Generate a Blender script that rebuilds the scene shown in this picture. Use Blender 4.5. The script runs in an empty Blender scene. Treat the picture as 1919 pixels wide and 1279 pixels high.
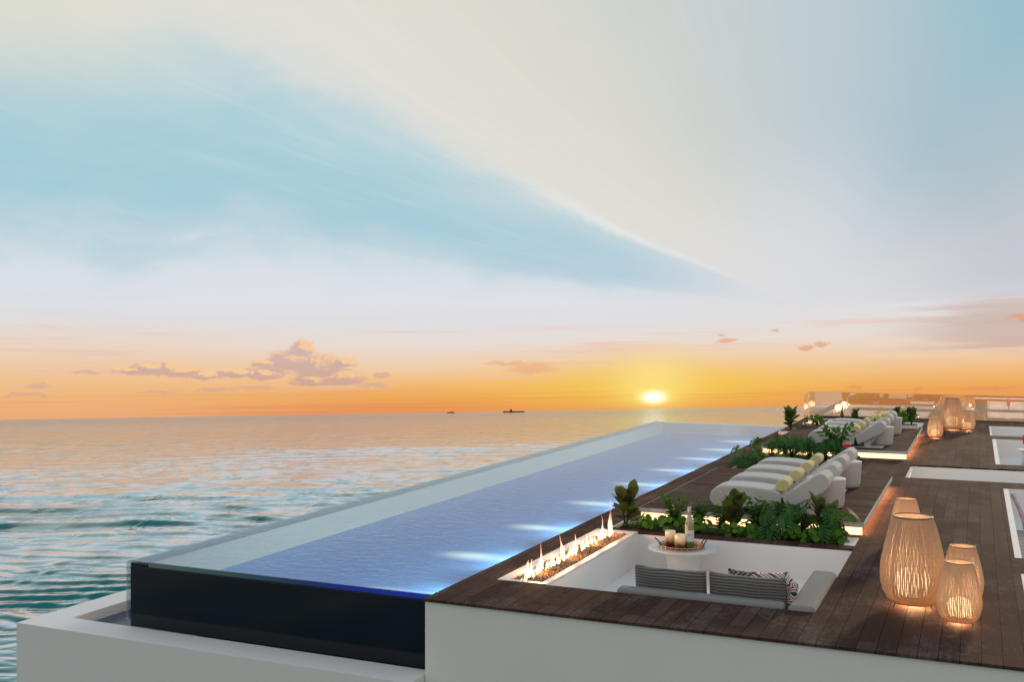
import bpy, bmesh, math, random
import numpy as np
from mathutils import Vector, Matrix, noise as mnoise
random.seed(11)
PI = math.pi
R = math.radians
sc = bpy.context.scene
C = sc.collection
H = 3.0                                    # camera height over the deck, metres
YAW = R(24.0)

# ------------------------------------------------------------------ node helpers
def lin(r, g, b):
    f = lambda c: (c/255/12.92) if c/255 <= .04045 else ((c/255+.055)/1.055)**2.4
    return (f(r), f(g), f(b), 1.0)

class NT:
    def __init__(s, tree):
        s.t = tree; s.n = tree.nodes; s.l = tree.links
    def node(s, typ, **kw):
        n = s.n.new(typ)
        for k, v in kw.items(): setattr(n, k, v)
        return n
    def put(s, sock, v):
        if isinstance(v, E): s.l.new(v.s, sock)
        elif isinstance(v, bpy.types.NodeSocket): s.l.new(v, sock)
        else: sock.default_value = v
    def math(s, op, *a, clamp=False):
        n = s.node('ShaderNodeMath', operation=op); n.use_clamp = clamp
        for i, v in enumerate(a): s.put(n.inputs[i], v)
        return E(s, n.outputs[0])
    def vec(s, x, y, z):
        n = s.node('ShaderNodeCombineXYZ')
        for i, v in enumerate((x, y, z)): s.put(n.inputs[i], v)
        return n.outputs[0]
    def sep(s, v):
        n = s.node('ShaderNodeSeparateXYZ'); s.put(n.inputs[0], v)
        return [E(s, o) for o in n.outputs]
    def dot(s, v, c):
        n = s.node('ShaderNodeVectorMath', operation='DOT_PRODUCT'); s.put(n.inputs[0], v); n.inputs[1].default_value = c
        return E(s, n.outputs['Value'])
    def noise(s, v, scale=1., detail=3., rough=.5, dist=0.):
        n = s.node('ShaderNodeTexNoise'); s.put(n.inputs['Vector'], v)
        n.inputs['Scale'].default_value = scale; n.inputs['Detail'].default_value = detail
        n.inputs['Roughness'].default_value = rough; n.inputs['Distortion'].default_value = dist
        return E(s, n.outputs[0])
    def ss(s, v, a, b, lo=0., hi=1.):
        n = s.node('ShaderNodeMapRange', interpolation_type='SMOOTHSTEP'); s.put(n.inputs[0], v)
        for i, x in enumerate((a, b, lo, hi)): n.inputs[i+1].default_value = x
        return E(s, n.outputs[0])
    def ramp(s, v, pts, interp='LINEAR'):
        n = s.node('ShaderNodeValToRGB'); s.put(n.inputs[0], v)
        cr = n.color_ramp; cr.interpolation = interp
        while len(cr.elements) < len(pts): cr.elements.new(.5)
        for e, (p, c) in zip(cr.elements, pts): e.position = p
        for e, (p, c) in zip(cr.elements, pts): e.color = c
        return n.outputs[0]
    def mix(s, f, a, b, blend='MIX'):
        n = s.node('ShaderNodeMix', data_type='RGBA', blend_type=blend)
        s.put(n.inputs[0], f); s.put(n.inputs[6], a); s.put(n.inputs[7], b)
        return n.outputs[2]

class E:                                    # a float socket with operators
    def __init__(s, nt, sock): s.nt = nt; s.s = sock
    def __add__(s, o): return s.nt.math('ADD', s, o)
    __radd__ = __add__
    def __sub__(s, o): return s.nt.math('SUBTRACT', s, o)
    def __rsub__(s, o): return s.nt.math('SUBTRACT', o, s)
    def __mul__(s, o): return s.nt.math('MULTIPLY', s, o)
    __rmul__ = __mul__
    def __truediv__(s, o): return s.nt.math('DIVIDE', s, o)
    def __pow__(s, o): return s.nt.math('POWER', s, o)
    def exp(s): return s.nt.math('EXPONENT', s)
    def max(s, o): return s.nt.math('MAXIMUM', s, o)
    def min(s, o): return s.nt.math('MINIMUM', s, o)
    def abs(s): return s.nt.math('ABSOLUTE', s)

def new_mat(name):
    m = bpy.data.materials.new(name); m.use_nodes = True
    nt = NT(m.node_tree); nt.n.clear()
    out = nt.node('ShaderNodeOutputMaterial')
    return m, nt, out
def principled(nt, out, col, rough=.5, spec=.5, metal=0., **kw):
    p = nt.node('ShaderNodeBsdfPrincipled')
    nt.put(p.inputs['Base Color'], col); nt.put(p.inputs['Roughness'], rough)
    nt.put(p.inputs['Specular IOR Level'], spec); nt.put(p.inputs['Metallic'], metal)
    for k, v in kw.items(): nt.put(p.inputs[k], v)
    nt.l.new(p.outputs[0], out.inputs[0])
    return p
def bump(nt, h, strength=.3, dist=.01):
    b = nt.node('ShaderNodeBump'); b.inputs['Strength'].default_value = strength
    b.inputs['Distance'].default_value = dist; nt.put(b.inputs['Height'], h)
    return b.outputs[0]
def objco(nt): return nt.node('ShaderNodeTexCoord').outputs['Object']

def plain(name, col, rough=.5, spec=.5, metal=0., var=.08, vscale=6., bstr=0., bscale=60.):
    m, nt, out = new_mat(name); co = objco(nt)
    n = nt.noise(co, vscale, 5)
    c0 = tuple(c*(1-var) for c in col[:3])+(1,); c1 = tuple(min(1, c*(1+var)) for c in col[:3])+(1,)
    c = nt.mix(n, c0, c1)
    kw = {}
    if bstr: kw['Normal'] = bump(nt, nt.noise(co, bscale, 4), bstr, .01)
    principled(nt, out, c, rough, spec, metal, **kw)
    return m

def wood_mat(name, along, tint=1.0, width=.184, length=1.9):
    m, nt, out = new_mat(name)
    geo = nt.node('ShaderNodeNewGeometry')
    x, y, z = nt.sep(geo.outputs['Position'])
    u, v = (y, x) if along == 'Y' else (x, y)
    br = nt.node('ShaderNodeTexBrick'); br.offset = .37; br.offset_frequency = 3; br.squash = 1
    nt.put(br.inputs['Vector'], nt.vec(u+50., v+50.02, 0.))
    br.inputs['Color1'].default_value = (0, 0, 0, 1); br.inputs['Color2'].default_value = (1, 1, 1, 1)
    br.inputs['Mortar'].default_value = (.5, .5, .5, 1)
    br.inputs['Scale'].default_value = 1; br.inputs['Mortar Size'].default_value = .0035
    br.inputs['Mortar Smooth'].default_value = .1; br.inputs['Brick Width'].default_value = length
    br.inputs['Row Height'].default_value = width
    tone = E(nt, nt.node('ShaderNodeRGBToBW').outputs[0]); nt.l.new(br.outputs['Color'], tone.s.node.inputs[0])
    fac = E(nt, br.outputs['Fac'])
    grain = nt.noise(nt.vec(u*1.3, v*38., tone*7.), 1., 5, .6, .4)
    patch = nt.noise(nt.vec(u*1.1, v*1.6, 3.), 1., 5, .62)
    speck = nt.noise(nt.vec(u*8., v*22., 1.), 1., 4, .7)
    base = nt.ramp(tone*.55+grain*.6-.1, [(0., (.032*tint, .019*tint, .0155*tint, 1)), (.5, (.058*tint, .033*tint, .026*tint, 1)), (1., (.094*tint, .060*tint, .050*tint, 1))])
    worn = nt.ss(patch*.62+speck*.42, .50, .68)
    c = nt.mix(worn*.6, base, (.135*tint, .108*tint, .094*tint, 1))
    c = nt.mix(fac, c, (.008, .005, .004, 1))
    h = (1.-fac)*1. + grain*.12
    principled(nt, out, c, nt.math('ADD', grain*.1, .80), .03, Normal=bump(nt, h, .6, .006))
    return m

def emis(name, col, st):
    m, nt, out = new_mat(name); e = nt.node('ShaderNodeEmission')
    e.inputs[0].default_value = col; e.inputs[1].default_value = st
    nt.l.new(e.outputs[0], out.inputs[0]); return m

def water_film(name, tint, rough, s1, s2, strength, dist=.02):
    m, nt, out = new_mat(name); geo = nt.node('ShaderNodeNewGeometry')
    x, y, z = nt.sep(geo.outputs['Position'])
    h = nt.noise(nt.vec(x*s1, y*s1*1.5, 0.), 1., 3, .55, .6)*.65 + nt.noise(nt.vec(x*s2*.8, y*s2*1.7, 2.), 1., 3, .5)*.35
    nb = bump(nt, h, strength, dist)
    fr = nt.node('ShaderNodeFresnel'); fr.inputs[0].default_value = 1.33; nt.l.new(nb, fr.inputs['Normal'])
    tr = nt.node('ShaderNodeBsdfTransparent'); tr.inputs[0].default_value = tint
    gl = nt.node('ShaderNodeBsdfGlossy'); gl.inputs['Roughness'].default_value = rough; nt.l.new(nb, gl.inputs['Normal'])
    mx = nt.node('ShaderNodeMixShader'); nt.put(mx.inputs[0], nt.math('MINIMUM', E(nt, fr.outputs[0])*1.0, .97)); nt.l.new(tr.outputs[0], mx.inputs[1]); nt.l.new(gl.outputs[0], mx.inputs[2])
    nt.l.new(mx.outputs[0], out.inputs[0]); return m
def glass(name, tint, fac, rough=0.):
    m, nt, out = new_mat(name)
    tr = nt.node('ShaderNodeBsdfTransparent'); tr.inputs[0].default_value = tint
    gl = nt.node('ShaderNodeBsdfGlossy'); gl.inputs['Roughness'].default_value = rough
    mx = nt.node('ShaderNodeMixShader'); mx.inputs[0].default_value = fac
    nt.l.new(tr.outputs[0], mx.inputs[1]); nt.l.new(gl.outputs[0], mx.inputs[2]); nt.l.new(mx.outputs[0], out.inputs[0])
    return m

# ------------------------------------------------------------------ materials
M = {}
M['deck'] = wood_mat('deck_boards_lengthwise', 'Y', 1.2)
M['deckx'] = wood_mat('deck_boards_crosswise', 'X', 1.35)
M['white'] = plain('white_render', (.86, .835, .81, 1), .75, .2, var=.03, vscale=1.3, bstr=.12, bscale=90)
M['white_gloss'] = plain('white_lacquer', (.74, .72, .69, 1), .35, .4, var=.02, bstr=.05)
M['soil'] = plain('dark_soil', (.022, .015, .011, 1), .95, .1, var=.5, vscale=30, bstr=.8, bscale=40)
M['dark_metal'] = plain('dark_metal', (.03, .027, .025, 1), .4, .5, .6)
def rope_mat():
    m, nt, out = new_mat('rattan_strand'); n = nt.noise(objco(nt), 25., 4)
    c = nt.mix(n, (.60, .47, .34, 1), (.82, .67, .52, 1))
    p = principled(nt, out, c, .7, .2); tl = nt.node('ShaderNodeBsdfTranslucent'); nt.put(tl.inputs[0], c)
    mx = nt.node('ShaderNodeMixShader'); mx.inputs[0].default_value = .5
    nt.l.new(p.outputs[0], mx.inputs[1]); nt.l.new(tl.outputs[0], mx.inputs[2]); nt.l.new(mx.outputs[0], out.inputs[0]); return m
M['rope'] = rope_mat()
M['globe'] = None
M['led'] = emis('warm_strip_light', (1., .56, .26, 1), 3.0)
M['led_side'] = emis('amber_strip_light', (1., .42, .16, 1), 42.)
M['brass'] = plain('copper_metal', (.62, .33, .18, 1), .25, .5, 1.0, var=.15)
M['tray'] = plain('copper_mirror', (.70, .50, .40, 1), .18, .5, 1.0, var=.05)

def fabric(name, c0, c1, scale=900., waves=None):
    m, nt, out = new_mat(name); co = objco(nt)
    n = nt.noise(co, 140., 3, .6); b = nt.noise(co, 3., 3)
    c = nt.mix(n*.7+b*.3, c0, c1)
    principled(nt, out, c, .9, .15, Normal=bump(nt, n, .35, .004)); return m
M['cushion'] = fabric('light_grey_fabric', (.50, .50, .49, 1), (.64, .63, .61, 1))
M['sofa'] = fabric('grey_fabric', (.21, .21, .205, 1), (.33, .32, .31, 1))
M['towel'] = fabric('yellow_towelling', (.62, .53, .26, 1), (.80, .72, .42, 1))

def wavy_fabric():
    m, nt, out = new_mat('wavy_line_fabric'); co = objco(nt)
    x, y, z = nt.sep(co)
    n = nt.noise(nt.vec(x*6., y*6., z*9.), 1., 2, .5)
    w = nt.math('SINE', (z*190. + nt.math('SINE', x*16.+n*3.)*2.6*nt.ss(z, 0., .1, 1.2, .2) + n*4.))
    c = nt.mix(nt.ss(w, -.35, .55), (.10, .098, .095, 1), (.235, .23, .22, 1))
    principled(nt, out, c, .9, .1); return m
M['wavy'] = wavy_fabric()
def stripes(name, cols, scale, axis=0, zig=0.):
    m, nt, out = new_mat(name); co = objco(nt); s = nt.sep(co)
    v = s[axis]*scale
    if zig: v = v + nt.math('PINGPONG', s[(axis+1) % 2]*scale*1.3, .5)*zig
    fr = nt.math('FRACT', v+100.)
    pts = [(i/len(cols), c) for i, c in enumerate(cols)]
    c = nt.ramp(fr, pts, 'CONSTANT')
    principled(nt, out, c, .9, .1); return m
M['zigzag'] = stripes('zigzag_stripes', [lin(235, 225, 215), lin(190, 60, 50), lin(235, 225, 215), lin(40, 120, 135), lin(60, 55, 60), lin(225, 140, 110), lin(235, 225, 215), lin(50, 90, 150)], 5.5, 0, 1.2)
M['geo'] = stripes('grey_zigzag', [lin(150, 148, 142), lin(70, 70, 68), lin(120, 118, 112), lin(50, 50, 50)], 9, 0, .8)
M['rug'] = stripes('striped_rug', [lin(220, 214, 212), lin(90, 70, 90), lin(205, 200, 200), lin(120, 90, 105), lin(190, 185, 190), lin(70, 60, 80)], 3.2, 1)
M['pebble'] = plain('brown_pebbles', (.27, .17, .10, 1), .7, .3, var=.6, vscale=18)

def leaf_mat(name, c0, c1):
    m, nt, out = new_mat(name); co = objco(nt)
    n = nt.noise(co, 9., 4); geo = nt.node('ShaderNodeNewGeometry')
    rnd = E(nt, geo.outputs['Random Per Island'])
    c = nt.mix(n*.5+rnd*.6-.05, c0, c1)
    p = principled(nt, out, c, .6, .08)
    tl = nt.node('ShaderNodeBsdfTranslucent'); nt.put(tl.inputs[0], nt.mix(.5, c, (.12, .25, .03, 1)))
    mx = nt.node('ShaderNodeMixShader'); mx.inputs[0].default_value = .36
    nt.l.new(p.outputs[0], mx.inputs[1]); nt.l.new(tl.outputs[0], mx.inputs[2]); nt.l.new(mx.outputs[0], out.inputs[0])
    return m
M['leaf_rubber'] = leaf_mat('olive_broad_leaf', (.045, .07, .018, 1), (.17, .17, .05, 1))
M['leaf_monstera'] = leaf_mat('deep_green_leaf', (.022, .085, .028, 1), (.085, .22, .06, 1))
M['leaf_round'] = leaf_mat('fresh_green_leaf', (.045, .14, .015, 1), (.14, .34, .04, 1))
M['leaf_fine'] = leaf_mat('mid_green_leaf', (.028, .09, .02, 1), (.09, .20, .045, 1))
M['stem'] = plain('plant_stem', (.07, .08, .03, 1), .6, .3, var=.3)

# ------------------------------------------------------------------ mesh helpers
def smooth(me):
    for p in me.polygons: p.use_smooth = True
def obj(name, bm, mat, parent=None, sm=False, kind=None, loc=None):
    me = bpy.data.meshes.new(name); bmesh.ops.recalc_face_normals(bm, faces=bm.faces) if 1 < len(bm.faces) < 60000 else None
    bm.to_mesh(me); bm.free()
    if sm: smooth(me)
    me.materials.append(mat)
    o = bpy.data.objects.new(name, me); C.objects.link(o)
    if parent: o.parent = parent
    if kind: o['kind'] = kind
    if loc: o.location = loc
    return o
def thing(name, label, cat, loc=(0, 0, 0), rotz=0, group=None, kind=None):
    o = bpy.data.objects.new(name, None); C.objects.link(o); o.empty_display_size = .1
    o.location = loc; o.rotation_euler = (0, 0, rotz)
    return tag(o, label, cat, group, kind)
def tag(o, label=None, cat=None, group=None, kind=None):
    if label: o['label'] = label
    if cat: o['category'] = cat
    if group: o['group'] = group
    if kind: o['kind'] = kind
    return o
def children(o): return [c for c in bpy.data.objects if c.parent == o]
def copy_tree(o, parent=None):
    c = o.copy(); C.objects.link(c); c.parent = parent
    for ch in children(o): copy_tree(ch, c)
    return c
def box(bm, x0, x1, y0, y1, z0, z1):
    r = bmesh.ops.create_cube(bm, size=1)
    for v in r['verts']:
        v.co = Vector((x0+(v.co.x+.5)*(x1-x0), y0+(v.co.y+.5)*(y1-y0), z0+(v.co.z+.5)*(z1-z0)))
    return r['verts']
def bev(o, w=.02, seg=3, sm=True):
    m = o.modifiers.new('bevel', 'BEVEL'); m.width = w; m.segments = seg; m.limit_method = 'ANGLE'; m.angle_limit = R(35); m.harden_normals = sm
    if sm: smooth(o.data)
    return o
def B(name, mat, parent, *boxes, kind=None, bw=0):
    bm = bmesh.new()
    for b in boxes: box(bm, *b)
    o = obj(name, bm, mat, parent, kind=kind)
    if bw: bev(o, bw, 2, False)
    return o
def tube(bm, pts, rad, n=6, cap=True):
    rings = []
    pts = [Vector(p) for p in pts]
    for i, p in enumerate(pts):
        t = (pts[min(i+1, len(pts)-1)]-pts[max(i-1, 0)]).normalized()
        a = t.cross(Vector((0, 0, 1)));
        if a.length < .05: a = t.cross(Vector((0, 1, 0)))
        a.normalize(); b = t.cross(a); r = rad[i] if isinstance(rad, (list, tuple)) else rad
        rings.append([bm.verts.new(p+(a*math.cos(2*PI*k/n)+b*math.sin(2*PI*k/n))*r) for k in range(n)])
    for i in range(len(rings)-1):
        for k in range(n):
            bm.faces.new((rings[i][k], rings[i][(k+1) % n], rings[i+1][(k+1) % n], rings[i+1][k]))
    if cap: bm.faces.new(rings[0]); bm.faces.new(rings[-1])
def lathe(bm, prof, n=40, c=(0, 0, 0), capb=True, capt=True):
    rings = [[bm.verts.new((c[0]+r*math.cos(2*PI*k/n), c[1]+r*math.sin(2*PI*k/n), c[2]+z)) for k in range(n)] for r, z in prof]
    for i in range(len(rings)-1):
        for k in range(n): bm.faces.new((rings[i][k], rings[i][(k+1) % n], rings[i+1][(k+1) % n], rings[i+1][k]))
    if capb: bm.faces.new(rings[0])
    if capt: bm.faces.new(rings[-1])
def sheet(bm, x0, x1, y0, y1, z):
    v = [bm.verts.new(p) for p in ((x0, y0, z), (x1, y0, z), (x1, y1, z), (x0, y1, z))]; return bm.faces.new(v)
def slab_with_holes(bm, x0, x1, y0, y1, holes, z0, z1):
    xs = sorted({x0, x1, *[h[0] for h in holes], *[h[1] for h in holes]}); xs = [x for x in xs if x0 <= x <= x1]
    ys = sorted({y0, y1, *[h[2] for h in holes], *[h[3] for h in holes]}); ys = [y for y in ys if y0 <= y <= y1]
    inside = lambda i, j: 0 <= i < len(xs)-1 and 0 <= j < len(ys)-1 and not any(h[0] <= (xs[i]+xs[i+1])/2 <= h[1] and h[2] <= (ys[j]+ys[j+1])/2 <= h[3] for h in holes)
    def q(*p): bm.faces.new([bm.verts.new(a) for a in p])
    for i in range(len(xs)-1):
        for j in range(len(ys)-1):
            if not inside(i, j): continue
            a, b, c, d = xs[i], xs[i+1], ys[j], ys[j+1]
            q((a, c, z1), (b, c, z1), (b, d, z1), (a, d, z1))
            if not inside(i-1, j): q((a, c, z0), (a, c, z1), (a, d, z1), (a, d, z0))
            if not inside(i+1, j): q((b, c, z0), (b, d, z0), (b, d, z1), (b, c, z1))
            if not inside(i, j-1): q((a, c, z0), (b, c, z0), (b, c, z1), (a, c, z1))
            if not inside(i, j+1): q((a, d, z0), (a, d, z1), (b, d, z1), (b, d, z0))
    bmesh.ops.remove_doubles(bm, verts=bm.verts, dist=1e-5)

# ------------------------------------------------------------------ sky (world)
# a level frame for sea and sky, leaning slightly against the terrace as in the photograph
NS = Vector((-0.0443, 0.0586, 0.9973)).normalized()
FY = Vector((-0.4046, 0.9117, -0.0716)); FY = (FY-NS*FY.dot(NS)).normalized()
FX = FY.cross(NS)
w = bpy.data.worlds.new('World'); sc.world = w; w.use_nodes = True
nt = NT(w.node_tree); nt.n.clear()
D = nt.node('ShaderNodeTexCoord').outputs['Generated']
dx, dy, dz = nt.dot(D, FX), nt.dot(D, FY), nt.dot(D, NS)
el = nt.math('ARCSINE', dz)*57.2958
az = nt.math('ARCTAN2', dx, dy)*57.2958
hnoise = nt.noise(nt.vec(az*.045, el*.75, 0.), 1., 5, .6, .3)
elw = el + (hnoise-.5)*1.1*nt.ss(el, .3, 4.)
S = lambda e: (e+2)/32
base = nt.ramp((elw+2.)/32., [(S(-2), lin(215, 125, 80)), (S(0), lin(233, 146, 88)), (S(.8), lin(238, 166, 86)), (S(1.5), lin(242, 184, 118)),
    (S(2.4), lin(240, 205, 168)), (S(3.7), lin(232, 220, 212)), (S(6.), lin(219, 222, 229)), (S(10.), lin(204, 215, 222)), (S(29), lin(150, 190, 210))])
left = nt.ss(az, -3., -24.)*nt.ss(el, 8., .2)
base = nt.mix(left*.5, base, lin(238, 192, 146))
# wedge-shaped cirrus sheets fanning out of one point low on the right
cx, cy = 15.5, 5.25
ex = (az-cx)*-1.; ey = el-cy
th = nt.math('ARCTAN2', ey, ex)*57.2958
rr = nt.math('SQRT', ex*ex+ey*ey)
fan = nt.noise(nt.vec(th*.16, rr*.045, 1.), 1., 5, .58, .5)
fan2 = nt.noise(nt.vec(th*.22, rr*.12, 5.), 1., 4, .6, .4)
cloudn = nt.noise(nt.vec(az*.16, el*.3, 2.), 1., 5, .55, .6)
th2 = th + (fan-.5)*4.*nt.ss(rr, 1., 9.)*nt.ss(th, 95., 55.) + (cloudn-.5)*8. + nt.ss(az, -8., -27., 0., 4.)
T = lambda a: (a+20)/220
fanc = nt.ramp((th2+20.)/220., [(T(-20), lin(224, 223, 228)), (T(3), lin(222, 225, 231)), (T(6.5), lin(214, 222, 229)), (T(9), lin(190, 212, 222)), (T(13), lin(164, 203, 218)),
    (T(19), lin(170, 206, 217)), (T(23), lin(188, 212, 218)), (T(25.5), lin(214, 219, 217)), (T(29), lin(224, 221, 212)), (T(42), lin(220, 218, 208)), (T(62), lin(207, 210, 206)), (T(86), lin(194, 205, 208)),
    (T(108), lin(184, 201, 208)), (T(130), lin(172, 194, 205)), (T(148), lin(180, 195, 203)), (T(162), lin(196, 201, 207)), (T(182), lin(204, 203, 210))])
wedge = nt.ss(th2, 5., 11.)*nt.ss(th2, 25.5, 20.)
fanc = nt.mix(wedge*nt.ss(rr, 26., 9.)*.5, fanc, lin(192, 208, 222))
fanc = nt.mix(nt.ss(az, 17., 29.)*nt.ss(el, 9., 22.)*.7, fanc, lin(136, 188, 208))
fanc = nt.mix(nt.ss(az, -12., -27.)*nt.ss(el, 14., 20.)*.8, fanc, lin(226, 221, 206))
edge = (((th2-26.)/1.5)**2.)*-1.
fanc = nt.mix(edge.exp()*nt.ss(rr, 2., 6.)*nt.ss(rr, 20., 10.)*.55, fanc, lin(238, 238, 236))
wisp = nt.noise(nt.vec(th*.55, rr*.05, 44.), 1., 5, .62, .3)
fanc = nt.mix(nt.ss(wisp, .5, .72)*nt.ss(th, 60., 30.)*nt.ss(rr, 3., 9.)*.15, fanc, lin(232, 234, 234))
fanc = nt.mix((fan2-.42)*.35*nt.ss(rr, 4., 14.)*nt.ss(th, 110., 60.), fanc, lin(232, 230, 226))
fanc = nt.mix(nt.ss(rr, 11., 1.5)*.9, fanc, lin(221, 221, 224))
dome = nt.ss(el, 26., 60.)
fanc = nt.mix(dome, fanc, lin(150, 185, 212))
sky = nt.mix(nt.ss(elw, 3.6, 6.6), base, fanc)
# pink and grey streaks over the orange
st = nt.noise(nt.vec(az*.075, el*1.9+az*.03, 7.), 1., 5, .6, .4)
sky = nt.mix(nt.ss(st, .52, .68)*nt.ss(el, .4, 1.6)*nt.ss(el, 6., 3.5)*.55, sky, lin(233, 190, 172))
st2 = nt.noise(nt.vec(az*.09, el*1.2, 17.), 1., 5, .6, .3)
gr = (((az-25.)/7.)**2.+((el-3.9)/1.3)**2.)*-1.
sky = nt.mix(nt.ss(st2+gr.exp()*.33, .56, .80)*nt.ss(az, 17., 25.)*nt.ss(el, 1., 2.4)*nt.ss(el, 6.5, 4.5)*.7, sky, lin(198, 170, 158))
# sun glow
SA, SE = 7.63, .62
ga = (((az-SA)/8.)**2.+((el-1.3)/1.25)**2.)*-1.
sky = nt.mix(ga.exp()*.85, sky, lin(246, 202, 78))
gb = (((az-SA)/2.2)**2.+((el-1.7)/1.3)**2.)*-1.
sky = nt.mix(gb.exp()*.75, sky, lin(253, 226, 140))
# low clouds, each an ellipse in azimuth and elevation with a noisy rim: az, el, half width, half height, density
wx = wy = ax = ay = None
def warped(a_, e_):
    global wx, wy, ax, ay
    wx = nt.noise(nt.vec(a_*1.5, e_*2.2, 3.), 1., 6, .64); wy = nt.noise(nt.vec(a_*1.5, e_*2.2, 31.), 1., 6, .64)
    ax = a_ + (wx-.5)*1.0; ay = e_ + (wy-.5)*.62
def blobs(lst):
    f = None
    pv = nt.vec(ax, ay, 0.)
    for a, e, ra, re in lst:
        s1 = nt.node('ShaderNodeVectorMath', operation='SUBTRACT'); nt.put(s1.inputs[0], pv); s1.inputs[1].default_value = (a, e, 0)
        s2 = nt.node('ShaderNodeVectorMath', operation='MULTIPLY'); nt.l.new(s1.outputs[0], s2.inputs[0]); s2.inputs[1].default_value = (1/ra, 1/re, 0)
        s3 = nt.node('ShaderNodeVectorMath', operation='LENGTH'); nt.l.new(s2.outputs[0], s3.inputs[0])
        v = 1.-E(nt, s3.outputs['Value'])
        f = v if f is None else nt.math('SMOOTH_MAX', f, v, .25)
    return f
CUM = [(-20.0, 2.4, .9, .20), (-19.0, 2.5, 1.1, .40), (-18.2, 2.6, .6, .30), (-17.6, 2.35, 1.3, .32), (-16.3, 2.15, .9, .26), (-14.7, 2.25, 1.0, .28), (-13.4, 2.2, 1.3, .36), (-13.2, 2.75, .9, .28),
    (-11.9, 2.9, 1.3, .62), (-11.35, 3.6, .66, .50), (-10.6, 2.6, 1.5, .75), (-9.4, 1.95, 1.5, .50), (-10.6, 1.8, 1.4, .42), (-9.1, 2.75, .8, .28)]
def cumulus(a_, e_):
    warped(a_, e_)
    f = blobs(CUM) + nt.ss(e_, 1.35, 1.6, -.6, 0.)
    fn = nt.noise(nt.vec(a_*4.2, e_*5.6, 3.), 1., 5, .62)
    return f + (wx-.5)*.3 + (fn-.5)*.55 + .12
bshift = cumulus(az+.22, el+.17)
big = cumulus(az, el)
warped(az, el)
rim = nt.ss(big-bshift, .02, .45)*.85
body = nt.mix(nt.ss(el, 1.5, 3.6), lin(208, 168, 150), lin(208, 180, 172))
ccol = nt.mix(rim, body, lin(254, 206, 152))
sky = nt.mix(nt.ss(big, -.02, .42)*.96, sky, ccol)
thin = blobs([(-24.4, 1.65, .8, .2), (-24.9, 1.2, 1.3, .14), (-22.2, 2.3, 1.0, .12), (-18.5, 1.27, 1.6, .14), (-16.0, 1.35, 1.4, .2), (-13.8, 1.45, 1.6, .16), (-7.7, 1.5, 1.2, .18), (-7.2, 2.05, .7, .2),
    (11.7, 3.6, .8, .15), (11.3, 3.85, .35, .1), (15.7, 3.1, .6, .15), (16.5, 3.2, .55, .16), (18., .95, .6, .13), (21.1, .75, .4, .2), (24.3, .7, 1.8, .16), (14.2, 4.05, .35, .08), (26.3, 4.2, 1.2, .25)])
tcol = nt.mix(nt.ss(az, -3., 5.), lin(208, 170, 155), lin(226, 150, 95))
sky = nt.mix(nt.ss(thin+(wy-.5)*.5, .05, .6)*.62, sky, tcol)
fin = blobs([(1.1, 2.3, 1.9, .40), (-.4, 2.62, 1.6, .16)])
sky = nt.mix(nt.ss(fin, .0, .6)*.55, sky, lin(232, 168, 130))
hz = nt.noise(nt.vec(az*.05, el*5., 23.), 1., 3, .5)
sky = nt.mix(nt.ss(hz, .5, .66)*nt.ss(el, 1.6, .5)*.35, sky, lin(222, 128, 85))
# sun core
gd = (((az-SA)/1.35)**2.+((el-SE-.1)/.6)**2.)*-1.
sky = nt.mix(gd.exp()*.85, sky, lin(255, 228, 110))
gc = (((az-SA)/.55)**2.+((el-SE)/.27)**2.)*-1.
gcc = nt.math('MINIMUM', gc.exp()*1.5, 1.)
sky = nt.mix(gcc, sky, (1.5, 1.35, .95, 1))
# dusk side (behind the viewer): added warm fill light, mixed with the physical sky
ns = nt.node('ShaderNodeTexSky', sky_type='NISHITA'); ns.sun_disc = False
ns.sun_elevation = R(11); ns.sun_rotation = R(9.3); ns.altitude = 20
nmul = nt.node('ShaderNodeVectorMath', operation='SCALE'); nt.l.new(ns.outputs[0], nmul.inputs[0]); nmul.inputs['Scale'].default_value = .11
dusk = nt.mix(nt.ss(dz, .0, .30), (1.35, 1.05, .74, 1), (.68, .67, .67, 1))
dusk = nt.mix(.35, dusk, nmul.outputs[0])
sky = nt.mix(nt.ss(dy, .35, -.35), sky, dusk)
sky = nt.mix(nt.ss(el, -.3, -2.5), sky, lin(150, 142, 136))
bg = nt.node('ShaderNodeBackground'); nt.put(bg.inputs[0], sky); bg.inputs[1].default_value = 1.0
wo = nt.node('ShaderNodeOutputWorld'); nt.l.new(bg.outputs[0], wo.inputs[0])

# sun lamp
sl = bpy.data.lights.new('sun', 'SUN'); sl.energy = 2.0; sl.angle = R(5); sl.color = (1., .72, .46)
so = bpy.data.objects.new('sun', sl); C.objects.link(so)
sa, se = R(-9.3), R(11)
sdir = Vector((-math.sin(sa)*math.cos(se), math.cos(sa)*math.cos(se), math.sin(se)))
so.rotation_euler = sdir.to_track_quat('Z', 'Y').to_euler(); so.location = (-20, 60, 12)

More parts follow.
